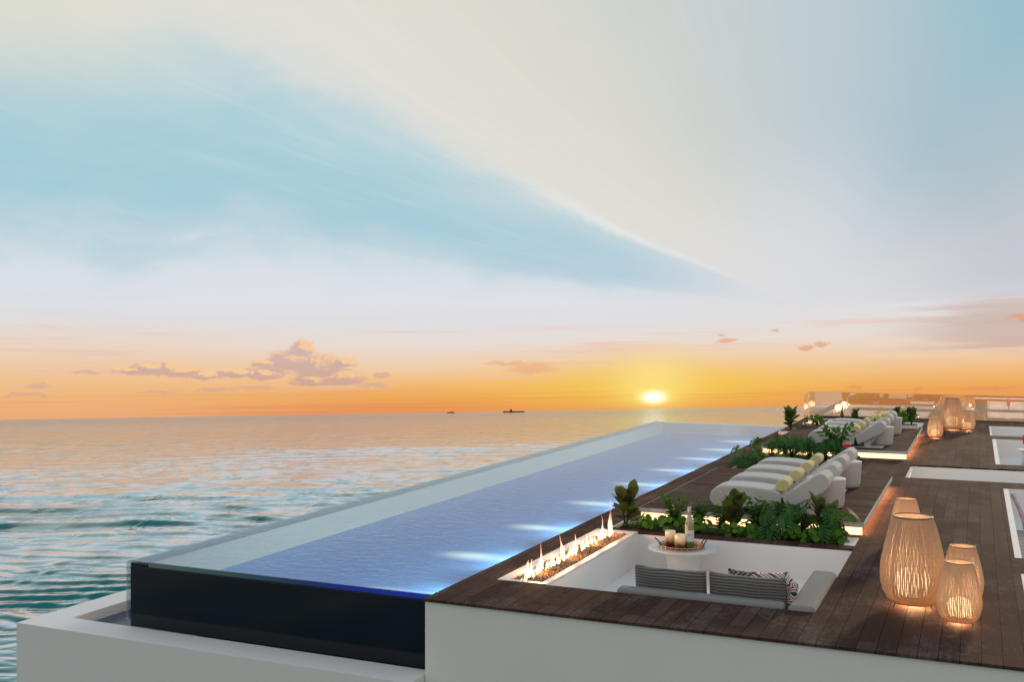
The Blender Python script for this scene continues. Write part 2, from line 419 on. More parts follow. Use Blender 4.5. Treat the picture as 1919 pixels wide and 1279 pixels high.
# ------------------------------------------------------------------ sea
def make_sea():
    h = 9.0
    ra = [4., 8., 12., 16.]
    yy = 62.  # rows close to the eye are spaced in metres, far ones grow
    d = 18.
    while d < 30000:
        ra.append(d); d += max(.035, d*d/(1962*.53*h)*.62)
    ra += [45000.]
    ra = np.array(ra)
    fr = np.radians(np.linspace(-31, 33, 1050)); rest = np.radians(np.linspace(33, 329, 75)[1:-1])
    an = np.concatenate([fr, rest]); na = len(an)
    A, Rr = np.meshgrid(an, ra)
    X = np.sin(A)*Rr; Y = np.cos(A)*Rr
    rng = np.random.RandomState(4)
    Z = np.zeros_like(X)
    fade = 1/(1+(Rr/900.)**2)
    def saw(t, a=.14):
        t = t-np.floor(t)
        return np.where(t < a, -np.cos(PI*t/a), np.cos(PI*(t-a)/(1-a)))
    def warp(k, a, s):
        r = np.random.RandomState(s); w_ = 0
        for q in range(4):
            an_ = r.uniform(0, 2*PI); kk = k*r.uniform(.6, 1.8)
            w_ = w_ + np.sin(kk*(X*math.cos(an_)+Y*.6*math.sin(an_))+r.uniform(0, 6.28))
        return a*w_
    for i, (lam, sl_) in enumerate([(.6, .016), (1.0, .034), (1.7, .052), (2.9, .066), (4.6, .050), (8.3, .034), (15., .024)]):
        ang = R([-14, 9, -6, 12, -8, 5, -3][i])
        q = (X*math.sin(ang)+Y*math.cos(ang))/lam + warp(2*PI/(lam*4.2), .28, 50+i)
        mod = np.clip(.55+warp(2*PI/(lam*7.), .42, 150+i), 0, 1.7)
        f = fade*np.clip((lam*40/np.maximum(Rr, 1))**1.5, 0, 1)
        Z += sl_*.25*lam*mod*f*saw(q)
    for i in range(24):
        lam = rng.uniform(.7, 4.); ang = rng.uniform(-1.1, 1.1); k = 2*PI/lam
        Z += .0016*lam*fade*np.clip((lam*34/np.maximum(Rr, 1))**2, 0, 1)*np.sin(k*(X*math.sin(ang)+Y*math.cos(ang))+rng.uniform(0, 6.28))
    n = len(ra)
    me = bpy.data.meshes.new('sea')
    O = Vector((0, 0, H)) - NS*h
    fx, fy, ns_ = np.array(FX), np.array(FY), np.array(NS)
    P = X[..., None]*fx+Y[..., None]*fy+Z[..., None]*ns_+np.array(O)
    P = P.reshape(-1, 3)
    i = np.arange(n-1)[:, None]*na; j = np.arange(na)[None, :]; j2 = (j+1) % na
    q = np.stack([i+j, i+j2, i+na+j2, i+na+j], -1).reshape(-1, 4)
    me.vertices.add(len(P)); me.vertices.foreach_set('co', P.astype(np.float32).ravel())
    me.loops.add(q.size); me.loops.foreach_set('vertex_index', q.astype(np.int32).ravel())
    me.polygons.add(len(q)); me.polygons.foreach_set('loop_start', np.arange(0, q.size, 4, dtype=np.int32))
    me.polygons.foreach_set('use_smooth', np.ones(len(q), dtype=bool))
    me.update(calc_edges=True)
    m, nt, out = new_mat('sea_water')
    geo = nt.node('ShaderNodeNewGeometry'); x, y, z = nt.sep(geo.outputs['Position'])
    rip = nt.noise(nt.vec(x*1.1+y*.35, y*2.6-x*.5, 0.), 1., 4, .6, .3)
    big_ = nt.noise(nt.vec(x*.012, y*.02, 0.), 1., 3, .5)
    col = nt.mix(big_, (.001, .13, .15, 1), (.008, .24, .24, 1))
    dist_ = nt.math('SQRT', x*x+y*y)
    chop = nt.ss(nt.noise(nt.vec(x*.40+y*.05, y*.26-x*.05, 5.), 1., 4, .55, .5), .50, .72)
    chop2 = nt.ss(nt.noise(nt.vec(x*.13+y*.02, y*.075-x*.01, 9.), 1., 4, .55, .5), .50, .72)
    hgt = rip*.010 + chop*nt.ss(dist_, 45., 150., .012, .10) + chop2*nt.ss(dist_, 130., 450., 0., .55) + nt.ss(nt.noise(nt.vec(x*.035, y*.014, 19.), 1., 4, .55), .5, .72)*nt.ss(dist_, 400., 2500., 0., 3.)
    nb = bump(nt, hgt, 1., 1.)
    fr_ = nt.node('ShaderNodeFresnel'); fr_.inputs[0].default_value = 1.34; nt.l.new(nb, fr_.inputs['Normal'])
    fac_ = nt.ss(E(nt, fr_.outputs[0]), .08, .48, .03, .97)
    df = nt.node('ShaderNodeBsdfDiffuse'); nt.put(df.inputs[0], col)
    gl = nt.node('ShaderNodeBsdfGlossy'); nt.put(gl.inputs['Roughness'], nt.ss(dist_, 80., 1200., .02, .06)); nt.l.new(nb, gl.inputs['Normal'])
    mx = nt.node('ShaderNodeMixShader'); nt.put(mx.inputs[0], fac_); nt.l.new(df.outputs[0], mx.inputs[1]); nt.l.new(gl.outputs[0], mx.inputs[2])
    nt.l.new(mx.outputs[0], out.inputs[0])
    me.materials.append(m)
    o = bpy.data.objects.new('sea', me); C.objects.link(o); o['kind'] = 'structure'
make_sea()

# ships on the horizon
def on_sea(azd, dist):
    a = R(azd); return Vector((0, 0, H)) - NS*9.0 + (FX*math.sin(a)+FY*math.cos(a))*dist
steel = plain('ship_steel', (.10, .055, .05, 1), .7)
def ship(azd, dist, L, hh, label, cabin):
    p = on_sea(azd, dist)
    t = thing('cargo_ship', label, 'ship', p, R(24)-R(azd), 'ships on the horizon')
    bm = bmesh.new()
    v = box(bm, -L/2, L/2, -L*.06, L*.06, -hh*.3, hh)
    for q in v:
        if q.co.z < 0: q.co.x *= .93
        if q.co.x > L*.4: q.co.y *= .3; q.co.z *= 1.25 if q.co.z > 0 else 1
    obj('hull', bm, steel, t)
    B('bridge', steel, t, (cabin*L-L*.05, cabin*L+L*.05, -L*.045, L*.045, hh, hh*2.5), (cabin*L-L*.02, cabin*L+L*.02, -L*.02, L*.02, hh*2.5, hh*3.2))
    for k in range(4):
        bm = bmesh.new(); xx = -L*.4+k*L*.22
        tube(bm, [(xx, 0, hh), (xx, 0, hh*1.9)], L*.006); obj('mast', bm, steel, t)
ship(.02, 6000, 124, 6, 'long low cargo ship on the horizon, the larger of the two', -.12)
ship(-3.4, 8000, 62, 6, 'tiny ship on the horizon, left of the longer cargo ship', .1)

# ------------------------------------------------------------------ deck and walls
PIT = (-4.74, -1.60, 11.68, 15.40)
FIRE = (-5.40, -4.74, 11.68, 15.40)
PLAN = (-5.25, -1.60, 15.62, 16.44)
SLOT = (-1.43, 6., 23.65, 26.0)
O1 = (.33, 6., 34.6, 38.3); O2 = (.37, 6., 26.9, 33.5); O3 = (.45, 6., 15.68, 22.7); O4 = (.49, 6., 11.7, 14.67)
PLAN2 = (-5.0, -2.75, 26.1, 27.0); PIT2 = (-4.74, -1.7, 35.6, 39.2); FIRE2 = (-5.40, -4.74, 34.0, 39.2); PLAN3 = (-5.35, -4.3, 32.5, 33.4); PLAN4 = (-5.1, -3.7, 23.6, 24.5)
PLAN5 = (-2.6, -1.6, 33.7, 34.6)
holes = [PIT, FIRE, PLAN, SLOT, O1, O2, O3, O4, PLAN2, PIT2, FIRE2, PLAN4]
bm = bmesh.new(); slab_with_holes(bm, -5.78, 6., 10.5, 40.25, holes, -.032, 0.)
obj('pool_deck', bm, M['deck'], kind='structure')

tw = thing('terrace_wall', 'plain white rendered wall under the front edge of the dark timber deck', 'wall', (-5.78, 10.53, -8))
def rel(o, b): return (b[0]-o.location.x, b[1]-o.location.x, b[2]-o.location.y, b[3]-o.location.y, b[4]-o.location.z, b[5]-o.location.z)
B('front_wall', M['white'], tw, rel(tw, (-5.775, 6., 10.53, 10.8, -8, -.036)))
B('side_wall', M['white'], tw, rel(tw, (-5.775, -5.6, 10.8, 40.2, -8, -.036)))
B('back_wall', M['white'], tw, rel(tw, (-5.6, 6., 40.0, 40.2, -8, -.036)))
B('core', M['white'], tw, rel(tw, (-5.6, 6., 10.8, 40.0, -8, -1.3)))

pw = thing('pool_wall', 'low white ledge wall around the catch basin below the infinity pool', 'wall', (-11.87, 10.2, -8))
B('front_ledge', M['white'], pw, rel(pw, (-11.87, -5.785, 10.2, 10.69, -8, -.88)))
B('side_ledge', M['white'], pw, rel(pw, (-11.87, -11.38, 10.69, 36.4, -8, -.88)))
B('back_ledge', M['white'], pw, rel(pw, (-11.38, -5.785, 36.0, 36.4, -8, -.88)))
B('basin_floor', plain('basin_tile', (.26, .40, .60, 1), .4), pw, rel(pw, (-11.38, -10.34, 10.69, 36.0, -8, -1.35)))
bm = bmesh.new(); sheet(bm, -11.38, -10.36, 10.69, 36.0, -1.02)
obj('basin_water', bm, water_film('basin_water', (.55, .72, .85, 1), .02, 7, 20, .5), kind='structure')

# ------------------------------------------------------------------ infinity pool
def pool_floor_mat(name, base, tile=.12):
    m, nt, out = new_mat(name); geo = nt.node('ShaderNodeNewGeometry'); x, y, z = nt.sep(geo.outputs['Position'])
    br = nt.node('ShaderNodeTexBrick'); br.offset = 0
    nt.put(br.inputs['Vector'], nt.vec(x+40., y+z+40., 0.))
    br.inputs['Color1'].default_value = tuple(c*.90 for c in base[:3])+(1,); br.inputs['Color2'].default_value = tuple(min(1, c*1.08) for c in base[:3])+(1,)
    br.inputs['Mortar'].default_value = tuple(min(1, c*1.2+.02) for c in base[:3])+(1,); br.inputs['Mortar Size'].default_value = .004
    br.inputs['Scale'].default_value = 1; br.inputs['Brick Width'].default_value = tile; br.inputs['Row Height'].default_value = tile
    principled(nt, out, br.outputs[0], .4, .3); return m
pool = thing('infinity_pool', 'long rectangular infinity pool with glowing blue water and a black front panel beside the deck', 'pool', (-10.36, 10.7, -.88))
pf = -.38
B('basin_floor', pool_floor_mat('blue_mosaic', (.10, .34, 1.0, 1)), pool, rel(pool, (-10.0, -5.79, 10.74, 35.3, pf-.3, pf)))
acr = pool_floor_mat('pale_acrylic', (.30, .38, .47, 1), .3)
B('side_wall', acr, pool, rel(pool, (-10.30, -10.0, 10.78, 35.6, -.878, -.03)), rel(pool, (-10.0, -5.79, 35.3, 35.6, -.878, -.03)))
dk = plain('black_glazed_panel', (.005, .006, .014, 1), .10, .35, var=.3, vscale=2, bstr=.03, bscale=3)
fp = B('front_panel', dk, pool, rel(pool, (-10.345, -5.79, 10.70, 10.74, -.878, -.066)), rel(pool, (-10.345, -10.03, 10.70, 10.74, -.066, -.03)))
bev(fp, .012, 3, False)
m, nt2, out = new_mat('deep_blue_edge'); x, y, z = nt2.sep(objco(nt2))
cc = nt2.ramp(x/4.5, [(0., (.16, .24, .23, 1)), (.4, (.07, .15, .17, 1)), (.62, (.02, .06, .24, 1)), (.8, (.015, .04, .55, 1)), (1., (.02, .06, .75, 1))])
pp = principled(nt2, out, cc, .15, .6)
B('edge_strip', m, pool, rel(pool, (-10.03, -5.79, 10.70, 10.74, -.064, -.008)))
cg = glass('clear_corner_glass', (.80, .84, .86, 1), .18, .02)
B('corner_glass', cg, pool, rel(pool, (-10.40, -10.352, 10.68, 36.0, -.80, -.01)), bw=.01)
cap = plain('glass_wall_cap', (.50, .52, .57, 1), .2, .3)
B('wall_cap', cap, pool, rel(pool, (-10.35, -10.0, 10.74, 35.6, -.028, -.010)))
bm = bmesh.new(); sheet(bm, -10.345, -5.79, 10.70, 35.6, -.004)
obj('pool_water', bm, water_film('pool_water', (.66, .90, 1., 1), .02, 4.2, 12, .60, .03), kind='structure')
glowm, ntl, outl = new_mat('painted_lamp_glow'); lx, ly, lz = ntl.sep(objco(ntl))  # lamp glints painted as emission on added floor discs, fading outward
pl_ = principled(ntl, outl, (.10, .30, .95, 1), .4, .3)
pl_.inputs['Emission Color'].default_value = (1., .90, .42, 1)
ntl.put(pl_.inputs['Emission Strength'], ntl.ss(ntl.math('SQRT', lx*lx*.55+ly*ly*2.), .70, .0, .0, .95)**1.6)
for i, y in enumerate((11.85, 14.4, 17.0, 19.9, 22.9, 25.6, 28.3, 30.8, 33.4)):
    bm = bmesh.new(); lathe(bm, [(.46, 0), (.46, .004), (.01, .006)], 32, (0, 0, 0)); bmesh.ops.scale(bm, vec=(2.0, 1, 1), verts=bm.verts); o_ = obj('painted_glow_disc', bm, glowm, pool); o_.location = (-7.05+10.36, y-10.7, pf+.88)
    l = bpy.data.lights.new('pool_lamp', 'SPOT'); l.energy = 280; l.spot_size = R(130); l.spot_blend = .6; l.color = (1., .78, .48); l.shadow_soft_size = .06
    lo = bpy.data.objects.new('pool_lamp', l); C.objects.link(lo); lo.parent = pool
    lo.location = (-5.93+10.36, y-10.7, -.15+.88); lo.rotation_euler = Vector((-1, 0, -.38)).to_track_quat('-Z', 'Y').to_euler()

# ------------------------------------------------------------------ sunken lounges, planters, troughs
def pit(b, z, label, name='sunken_lounge', xr=None, rim=.0, walls='lrfb', wm=None):
    t = thing(name, label, 'sunken lounge', (b[0], b[2], z))
    wm = wm or M['white']
    B('floor', wm, t, rel(t, (b[0], b[1], b[2], b[3], z-.1, z)))
    w_ = .05
    zt = -.034
    if 'f' in walls: B('near_wall', wm, t, rel(t, (b[0], b[1], b[2]-w_, b[2], z-.1, zt)))
    if 'b' in walls: B('far_wall', wm, t, rel(t, (b[0], b[1], b[3], b[3]+w_, z-.1, zt)))
    if 'l' in walls: B('side_wall', wm, t, rel(t, (b[0]-w_, b[0], b[2]-w_, b[3]+w_, z-.1, zt)))
    if 'r' in walls: B('side_wall', wm, t, rel(t, (b[1], b[1]+w_, b[2]-w_, b[3]+w_, z-.1, zt)))
    if rim: B('rim', wm, t, rel(t, (b[0]+.002, b[0]+rim, b[2]+.002, b[3]-.002, z, -.003)), rel(t, (b[0]+rim, b[1], b[3]-.03, b[3]-.002, z, -.003)))
    return t
pit(PIT, -.5, 'white walled sunken lounge holding the grey sofa and round white table')
pit(PIT2, -.5, 'small sunken lounge pit at the far end of the deck before the glass', walls='frb')
pit(SLOT, -.62, 'long narrow white recess crossing the walkway beyond the large lantern', 'recess')
pit(O1, -.5, 'farthest white sunken seating area at the right edge near the glass', rim=.06)
o2t = pit(O2, -.5, 'white sunken seating area at right edge holding the red drink', rim=.10)
pit(O3, -.5, 'white edged sunken seating area with a striped rug at the right edge', rim=.09)
pit(O4, -.5, 'nearest sunken seating area, only its white corner showing right of lanterns', rim=.09)
# lit strip inside the recess
st_ = thing('recess_light', 'glowing vertical light strip in the left end of the white recess', 'light', (-1.40, 24.0, -.6))
B('light_strip', M['led'], st_, (-.02, .0, .05, 1.6, .45, .52)); B('housing', M['white'], st_, (-.028, .03, .0, 1.7, .53, .56))

# pit furniture right
tb = M['white_gloss']
def round_table_small(loc, r, h, label):
    t = thing('side_table', label, 'table', loc)
    bm = bmesh.new(); lathe(bm, [(r*.9, h-.03), (r, h-.025), (r, h-.005), (r*.98, h)], 40); obj('table_top', bm, tb, t)
    bm = bmesh.new(); lathe(bm, [(r*.62, 0), (r*.55, h*.5), (r*.62, h-.031)], 32); obj('pedestal', bm, tb, t, True)
    return t
round_table_small((1.25, 31.6, -.5), .28, .42, 'round white table with a red drink at the right edge of the picture')
g = thing('cocktail_glass', 'tall red drink standing on the white table at the right edge', 'glass', (1.17, 31.55, -.08))
redm = plain('red_drink', (.55, .02, .02, 1), .15, .6)
bm = bmesh.new(); lathe(bm, [(.05, .0), (.05, .008), (.012, .02), (.012, .1), (.06, .16), (.085, .3), (.07, .38)], 20); obj('bowl', bm, redm, g, True)
bm = bmesh.new(); lathe(bm, [(.07, .381), (.068, .44), (.06, .45)], 20); obj('rim', bm, tb, g, True)
rg = obj('rug', (lambda bm: (box(bm, 0, 3.6, 0, 4.6, 0, .014), bm)[1])(bmesh.new()), M['rug'], loc=(.62, 16.2, -.497))
tag(rg, 'pale rug with thin plum stripes on the floor of the sunken area at right', 'rug')
bm = bmesh.new()
for s in (0, 1):
    pts = []
    for k in range(90):
        u = k/89; y = 15.9+u*6.4; xx = .60+.42*(1-u)**1.5*0+.10*math.sin(u*PI)
        pts.append((xx+.022*math.cos(u*150+s*PI), y, -.06-.10*(1-u)+.022*math.sin(u*150+s*PI)))
    tube(bm, pts, .02, 5)
br_ = obj('braided_rope', bm, plain('plum_white_rope', (.45, .33, .33, 1), .9, var=.5, vscale=40), sm=True)
tag(br_, 'twisted pink and white braided rope along the white rim at right', 'rope')
rg2 = obj('rug', (lambda bm: (box(bm, 0, 3.6, 0, 1.1, 0, .014), bm)[1])(bmesh.new()), stripes('lilac_rug_stripes', [lin(150, 140, 165), lin(190, 185, 195), lin(130, 120, 150)], 2.1, 1), loc=(.6, 27.1, -.497))
tag(rg2, 'lilac grey rug in the sunken area below the red drink', 'rug')

# planters
def planter(b, label, back=True, rim=.05):
    t = thing('planter', label, 'planter', (b[0], b[2], -.3))
    B('soil', M['soil'], t, rel(t, (b[0]+.03, b[1]-.16, b[2]+.02, b[3]-.24, -.3, -.05)))
    B('rim', M['white'], t, rel(t, (b[0], b[0]+.03, b[2], b[3]-.19, -.3, .004)), rel(t, (b[0]+.03, b[1]-.16, b[3]-.23, b[3]-.19, -.3, .004)), rel(t, (b[1]-.16, b[1]-.01, b[2], b[3]-.19, -.3, .004)))
    B('near_board', M['deck'], t, rel(t, (b[0]+.03, b[1]-.16, b[2], b[2]+.018, -.3, -.004)))
    B('back_board', M['deck'], t, rel(t, (b[0], b[1], b[3]-.188, b[3]-.002, -.3, -.003)))
    return t
planter(PLAN, 'long white rimmed planter box of dark soil between sunken lounge and nearest loungers')
planter(PLAN2, 'planter box below the lit step of the far lounger platform')
planter(PLAN4, 'planter box by the pool edge behind the farthest of the near loungers')

# raised platforms with a lit step
def platform(x0, x1, y0, y1, label, holes=()):
    t = thing('raised_platform', label, 'platform', (x0, y0, 0))
    bm = bmesh.new()
    for v in [0]:
        slab_with_holes(bm, 0, x1-x0, 0, y1-y0, [(h[0]-x0, h[1]-x0, h[2]-y0, h[3]-y0) for h in holes], .128, .20)
    B('nosing', M['white_gloss'], t, (-.012, x1-x0+.012, -.012, 0, .125, .196), (-.012, 0, 0, y1-y0, .125, .196), (x1-x0, x1-x0+.012, 0, y1-y0, .125, .196))
    obj('decking', bm, M['deckx'], t)
    B('riser', M['white_gloss'], t, (.09, x1-x0-.09, .09, y1-y0-.05, .0, .127))
    a, b = .085, .05
    B('light_strip', M['led'], t, (.02, x1-x0-.02, .03, .045, .006, .122))
    B('light_strip', M['led_side'], t, (.06, .088, .08, y1-y0-.1, .100, .122))
    B('light_strip', M['led_side'], t, (x1-x0-.088, x1-x0-.060, .08, y1-y0-.1, .100, .122))
    return t
platform(-5.05, -1.57, 16.46, 22.1, 'raised timber platform with a glowing lower edge carrying the near row of loungers')
platform(-5.05, -1.57, 27.03, 34.4, 'raised timber platform with a glowing step carrying the far row of loungers')

# fire troughs
def flame_mat():
    m, nt, out = new_mat('fire'); co = objco(nt); x, y, z = nt.sep(co)
    c = nt.ramp(z*2.4, [(0., (1., .72, .34, 1)), (.35, (1., .80, .50, 1)), (.8, (1., .45, .32, 1)), (1., (1., .3, .25, 1))])
    e = nt.node('ShaderNodeEmission'); nt.l.new(c, e.inputs[0]); nt.put(e.inputs[1], nt.ss(z, 0., .35, 3.2, 1.5))
    tr = nt.node('ShaderNodeBsdfTransparent'); mx = nt.node('ShaderNodeMixShader')
    n = nt.noise(nt.vec(x*60., y*60., z*14.), 1., 3, .6)
    nt.put(mx.inputs[0], nt.ss(n+nt.ss(z, .02, .42, .22, -.08), .36, .60)); nt.l.new(tr.outputs[0], mx.inputs[1]); nt.l.new(e.outputs[0], mx.inputs[2])
    nt.l.new(mx.outputs[0], out.inputs[0]); return m
M['fire'] = flame_mat()
ember = emis('ember_glow', (1., .55, .2, 1), 2.)
def fire_trough(b, inner, label, flames, lamp_y, hmax, n_stones=1500):
    t = thing('fire_trough', label, 'fire pit', (b[0], b[2], 0))
    x0, x1, y0, y1 = b; i0, i1, j0, j1 = inner
    q = .006
    B('frame', M['white_gloss'], t, *[rel(t, bb) for bb in ((x0, i0, y0, y1, -.4, q), (i1, x1, y0, y1, -.4, q), (i0, i1, y0, j0, -.4, q), (i0, i1, j1, y1, -.4, q))])
    B('tray', M['dark_metal'], t, rel(t, (i0, i1, j0, j1, -.4, -.10)))
    bm = bmesh.new(); rnd = random.Random(3)
    for k in range(n_stones):
        s = rnd.uniform(.012, .024)
        r_ = bmesh.ops.create_icosphere(bm, subdivisions=1, radius=s)
        cx_, cy_, cz_ = rnd.uniform(i0+.02, i1-.02)-x0, rnd.uniform(j0+.02, j1-.02)-y0, -.05+rnd.uniform(0, .045)
        sx, sy, sz = rnd.uniform(.8, 1.3), rnd.uniform(.8, 1.3), rnd.uniform(.6, 1)
        for v in r_['verts']: v.co = Vector((cx_+v.co.x*sx, cy_+v.co.y*sy, cz_+v.co.z*sz))
    st = obj('stones', bm, M['pebble'], t, kind='stuff')
    protos = []
    for s in range(6):
        bm = bmesh.new(); rnd = random.Random(40+s); ph = rnd.uniform(0, 6)
        prof = []; N = 16
        rings = []
        for i in range(N+1):
            u = i/N
            r = .028*((1-u)**.85)*(1+.35*math.sin(u*11+ph))*(.55+u*2.2 if u < .2 else 1)
            cxx, cyy = .02*math.sin(u*5+ph)*u, .02*math.cos(u*4+ph)*u
            rings.append([bm.verts.new((cxx+r*math.cos(2*PI*k/8), cyy+r*math.sin(2*PI*k/8), u)) for k in range(8)])
        for i in range(N):
            for k in range(8): bm.faces.new((rings[i][k], rings[i][(k+1) % 8], rings[i+1][(k+1) % 8], rings[i+1][k]))
        me = bpy.data.meshes.new('flame'); bm.to_mesh(me); bm.free(); smooth(me); protos.append(me)
    rnd = random.Random(9)
    for k, (fx_, fy_, fh) in enumerate(flames):
        me = protos[k % 6].copy()
        for v in me.vertices: v.co.z *= fh; v.co.x *= .55+fh*1.2; v.co.y *= .55+fh*1.2
        if not me.materials: me.materials.append(M['fire'])
        o = bpy.data.objects.new('flame', me); C.objects.link(o); o.parent = t
        o.location = (fx_-x0, fy_-y0, -.06); o.rotation_euler = (rnd.uniform(-.05, .05), rnd.uniform(-.05, .05), rnd.uniform(0, 6))
    for ly in lamp_y:
        l = bpy.data.lights.new('fire_lamp', 'POINT'); l.energy = 12; l.color = (1., .5, .22); l.shadow_soft_size = .12
        lo = bpy.data.objects.new('fire_lamp', l); C.objects.link(lo); lo.parent = t; lo.location = ((i0+i1)/2-x0-.05, ly-y0, .14)
    return t
rnd = random.Random(21); fl = []
tall = {1: .28, 4: .42, 9: .40, 13: .30, 19: .42, 22: .62, 23: .40}
NF = 46
for k in range(NF):
    y = 11.80+k*(15.15-11.80)/(NF-1)
    hh = rnd.uniform(.09, .19)
    kk = k/2
    if k % 2 == 0 and int(kk) in tall: hh = tall[int(kk)]
    fl.append((-5.10+rnd.uniform(-.04, .04), y+rnd.uniform(-.03, .03), hh))
for k in range(60): fl.append((-5.10+rnd.uniform(-.06, .06), rnd.uniform(11.78, 15.18), rnd.uniform(.05, .12)))
for k in range(14): fl.append((-5.10+rnd.uniform(-.05, .05), rnd.uniform(11.8, 15.15), rnd.uniform(.14, .26)))
fire_trough((-5.40, -4.745, 11.685, 15.395), (-5.26, -4.83, 11.76, 15.25), 'white framed fire trough with brown pebbles and a line of flames at near lounge', fl, (12.2, 13.2, 14.2, 15.0), .4, 4200)
fl = [(-5.05+rnd.uniform(-.1, .1), 34.5+k*.16, rnd.uniform(.14, .34)) for k in range(22)]
fl += [(-5.0, 34.9, .75), (-5.05, 36.2, .55), (-4.95, 35.3, .5)]
fire_trough((-5.40, -4.745, 34.45, 39.1), (-5.26, -4.83, 34.55, 38.9), 'small distant fire trough with flames before the glass at the far deck end', fl, (35., 37.), .4, 900)

# ------------------------------------------------------------------ glass balustrade
gb_ = thing('glass_balustrade', 'clear mirror-like glass balustrade running across the far end of the deck', 'balustrade', (-5.76, 40.2, 0))
bg_ = glass('balustrade_glass', (1., .99, .97, 1), .30)
B('glass_panel', bg_, gb_, (.02, 11.7, 0, .02, -.02, .90))
B('glass_panel', bg_, gb_, (0, .02, -1.35, 0.02, -.02, .90))
B('top_edge', glass('glass_edge', (.95, .9, .8, 1), .45, .1), gb_, (.02, 11.7, 0, .02, .9015, .915))
B('base_channel', M['dark_metal'], gb_, (.0, 11.7, -.02, .04, -.03, .03))

# ------------------------------------------------------------------ sun loungers
def prism(bm, prof, y0, y1):
    a = [bm.verts.new((x, y0, z)) for x, z in prof]; b = [bm.verts.new((x, y1, z)) for x, z in prof]
    bm.faces.new(a); bm.faces.new(b[::-1]); n = len(a)
    for i in range(n): bm.faces.new((a[i], b[i], b[(i+1) % n], a[(i+1) % n]))
W = .64
def make_lounger():
    t = thing('sun_lounger', 'x', 'sun lounger', (0, 0, 0))
    bm = bmesh.new()
    prism(bm, [(.01, .10), (-.02, .18), (.0, .28), (.08, .36), (.18, .392), (.4, .402), (.7, .395), (.95, .365), (1.09, .325), (1.11, .28), (1.12, .18), (1.10, .06), (.9, .045), (.08, .045)], 0, W)
    bev(obj('seat_cushion', bm, M['cushion'], t), .028, 4)
    bm = bmesh.new()
    prism(bm, [(1.135, .27), (1.165, .30), (1.4, .455), (1.60, .60), (1.70, .66), (1.77, .655), (1.83, .60), (1.845, .52), (1.82, .43), (1.74, .36), (1.5, .235), (1.22, .085), (1.19, .09)], 0, W)
    bev(obj('backrest', bm, M['cushion'], t), .028, 4)
    B('base_frame', M['white_gloss'], t, (.95, 1.78, .08, W-.08, .0, .022))
    B('foot', M['white_gloss'], t, (.15, .25, .1, W-.1, 0, .05))
    bm = bmesh.new()
    for yy in (.14, W-.14):
        tube(bm, [(1.42, yy, .02), (1.6, yy, .27)], .018)
    box(bm, 1.34, 1.44, .12, W-.12, .02, .16)
    obj('back_support', bm, M['white_gloss'], t)
    B('hinge', M['dark_metal'], t, (1.112, 1.18, .04, W-.04, .05, .24))
    B('underside', M['dark_metal'], t, (.3, 1.0, .05, W-.05, .022, .044))
    return t
def make_towel():
    bm = bmesh.new(); r = .094; N = 14; prof = []
    for i in range(N):
        a = 2*PI*i/N; prof.append((r*1.2*math.cos(a)*(1+.05*math.sin(3*a)), r*math.sin(a)*(1+.05*math.cos(5*a))))
    prism(bm, prof, 0, .44)
    o = obj('rolled_towel', bm, M['towel']); bev(o, .02, 3); tag(o, 'x', 'towel'); return o
lp = make_lounger(); tp = make_towel()
near = ['light grey sun lounger nearest the planting and the fire trough',
        'second light grey sun lounger from the front, behind the nearest one',
        'third light grey sun lounger from the front in the near row',
        'rearmost light grey sun lounger of the near row']
far = ['frontmost light grey sun lounger on the far platform', 'second light grey sun lounger on the far platform',
       'third light grey sun lounger on the far platform', 'rearmost light grey sun lounger on the far platform, by the glass']
tl = ['yellow rolled towel on the nearest sun lounger', 'yellow rolled towel on the second sun lounger of the near row', 'yellow rolled towel on the third sun lounger of the near row',
      'yellow rolled towel on the rearmost sun lounger of the near row', 'yellow rolled towel on the frontmost far lounger', 'yellow rolled towel on the second far lounger', 'yellow rolled towel on the third far lounger', 'yellow rolled towel on the rearmost far lounger']
LY = [16.75, 18.0, 19.22, 20.45, 27.45, 28.75, 30.0, 31.2]
for i, y in enumerate(LY):
    o = lp if i == 0 else copy_tree(lp); k = tp if i == 0 else tp.copy()
    if i: C.objects.link(k)
    o.location = (-3.95, y, .2); o['label'] = (near+far)[i]; o['group'] = 'sun loungers in the near row' if i < 4 else 'sun loungers in the far row'
    k.location = (-3.95+1.125, y+.07, .2+.435); k.rotation_euler = (0, R(-34+3*(i % 3)), 0); k['label'] = tl[i]; k['group'] = 'rolled towels on the sun loungers'

def make_drum():
    bm = bmesh.new(); lathe(bm, [(.24, .0), (.27, .02), (.285, .08), (.30, .30), (.31, .462), (.308, .476), (.30, .48)], 56)
    o = obj('side_table', bm, plain('white_ceramic', (.66, .62, .59, 1), .55, .3, var=.03), sm=True); return tag(o, 'x', 'side table', 'white drum side tables')
dr = make_drum()
for i, (x, y, lb) in enumerate([(-2.27, 17.72, 'white drum side table beside the backrest of the nearest sun lounger'), (-2.27, 20.25, 'white drum side table holding the red cocktail'),
        (-2.27, 28.35, 'white drum side table holding the yellow flowers'), (-2.27, 31.6, 'white drum side table at the back of the far lounger row')]):
    o = dr if i == 0 else dr.copy()
    if i: C.objects.link(o)
    o.location = (x, y, .2); o['label'] = lb
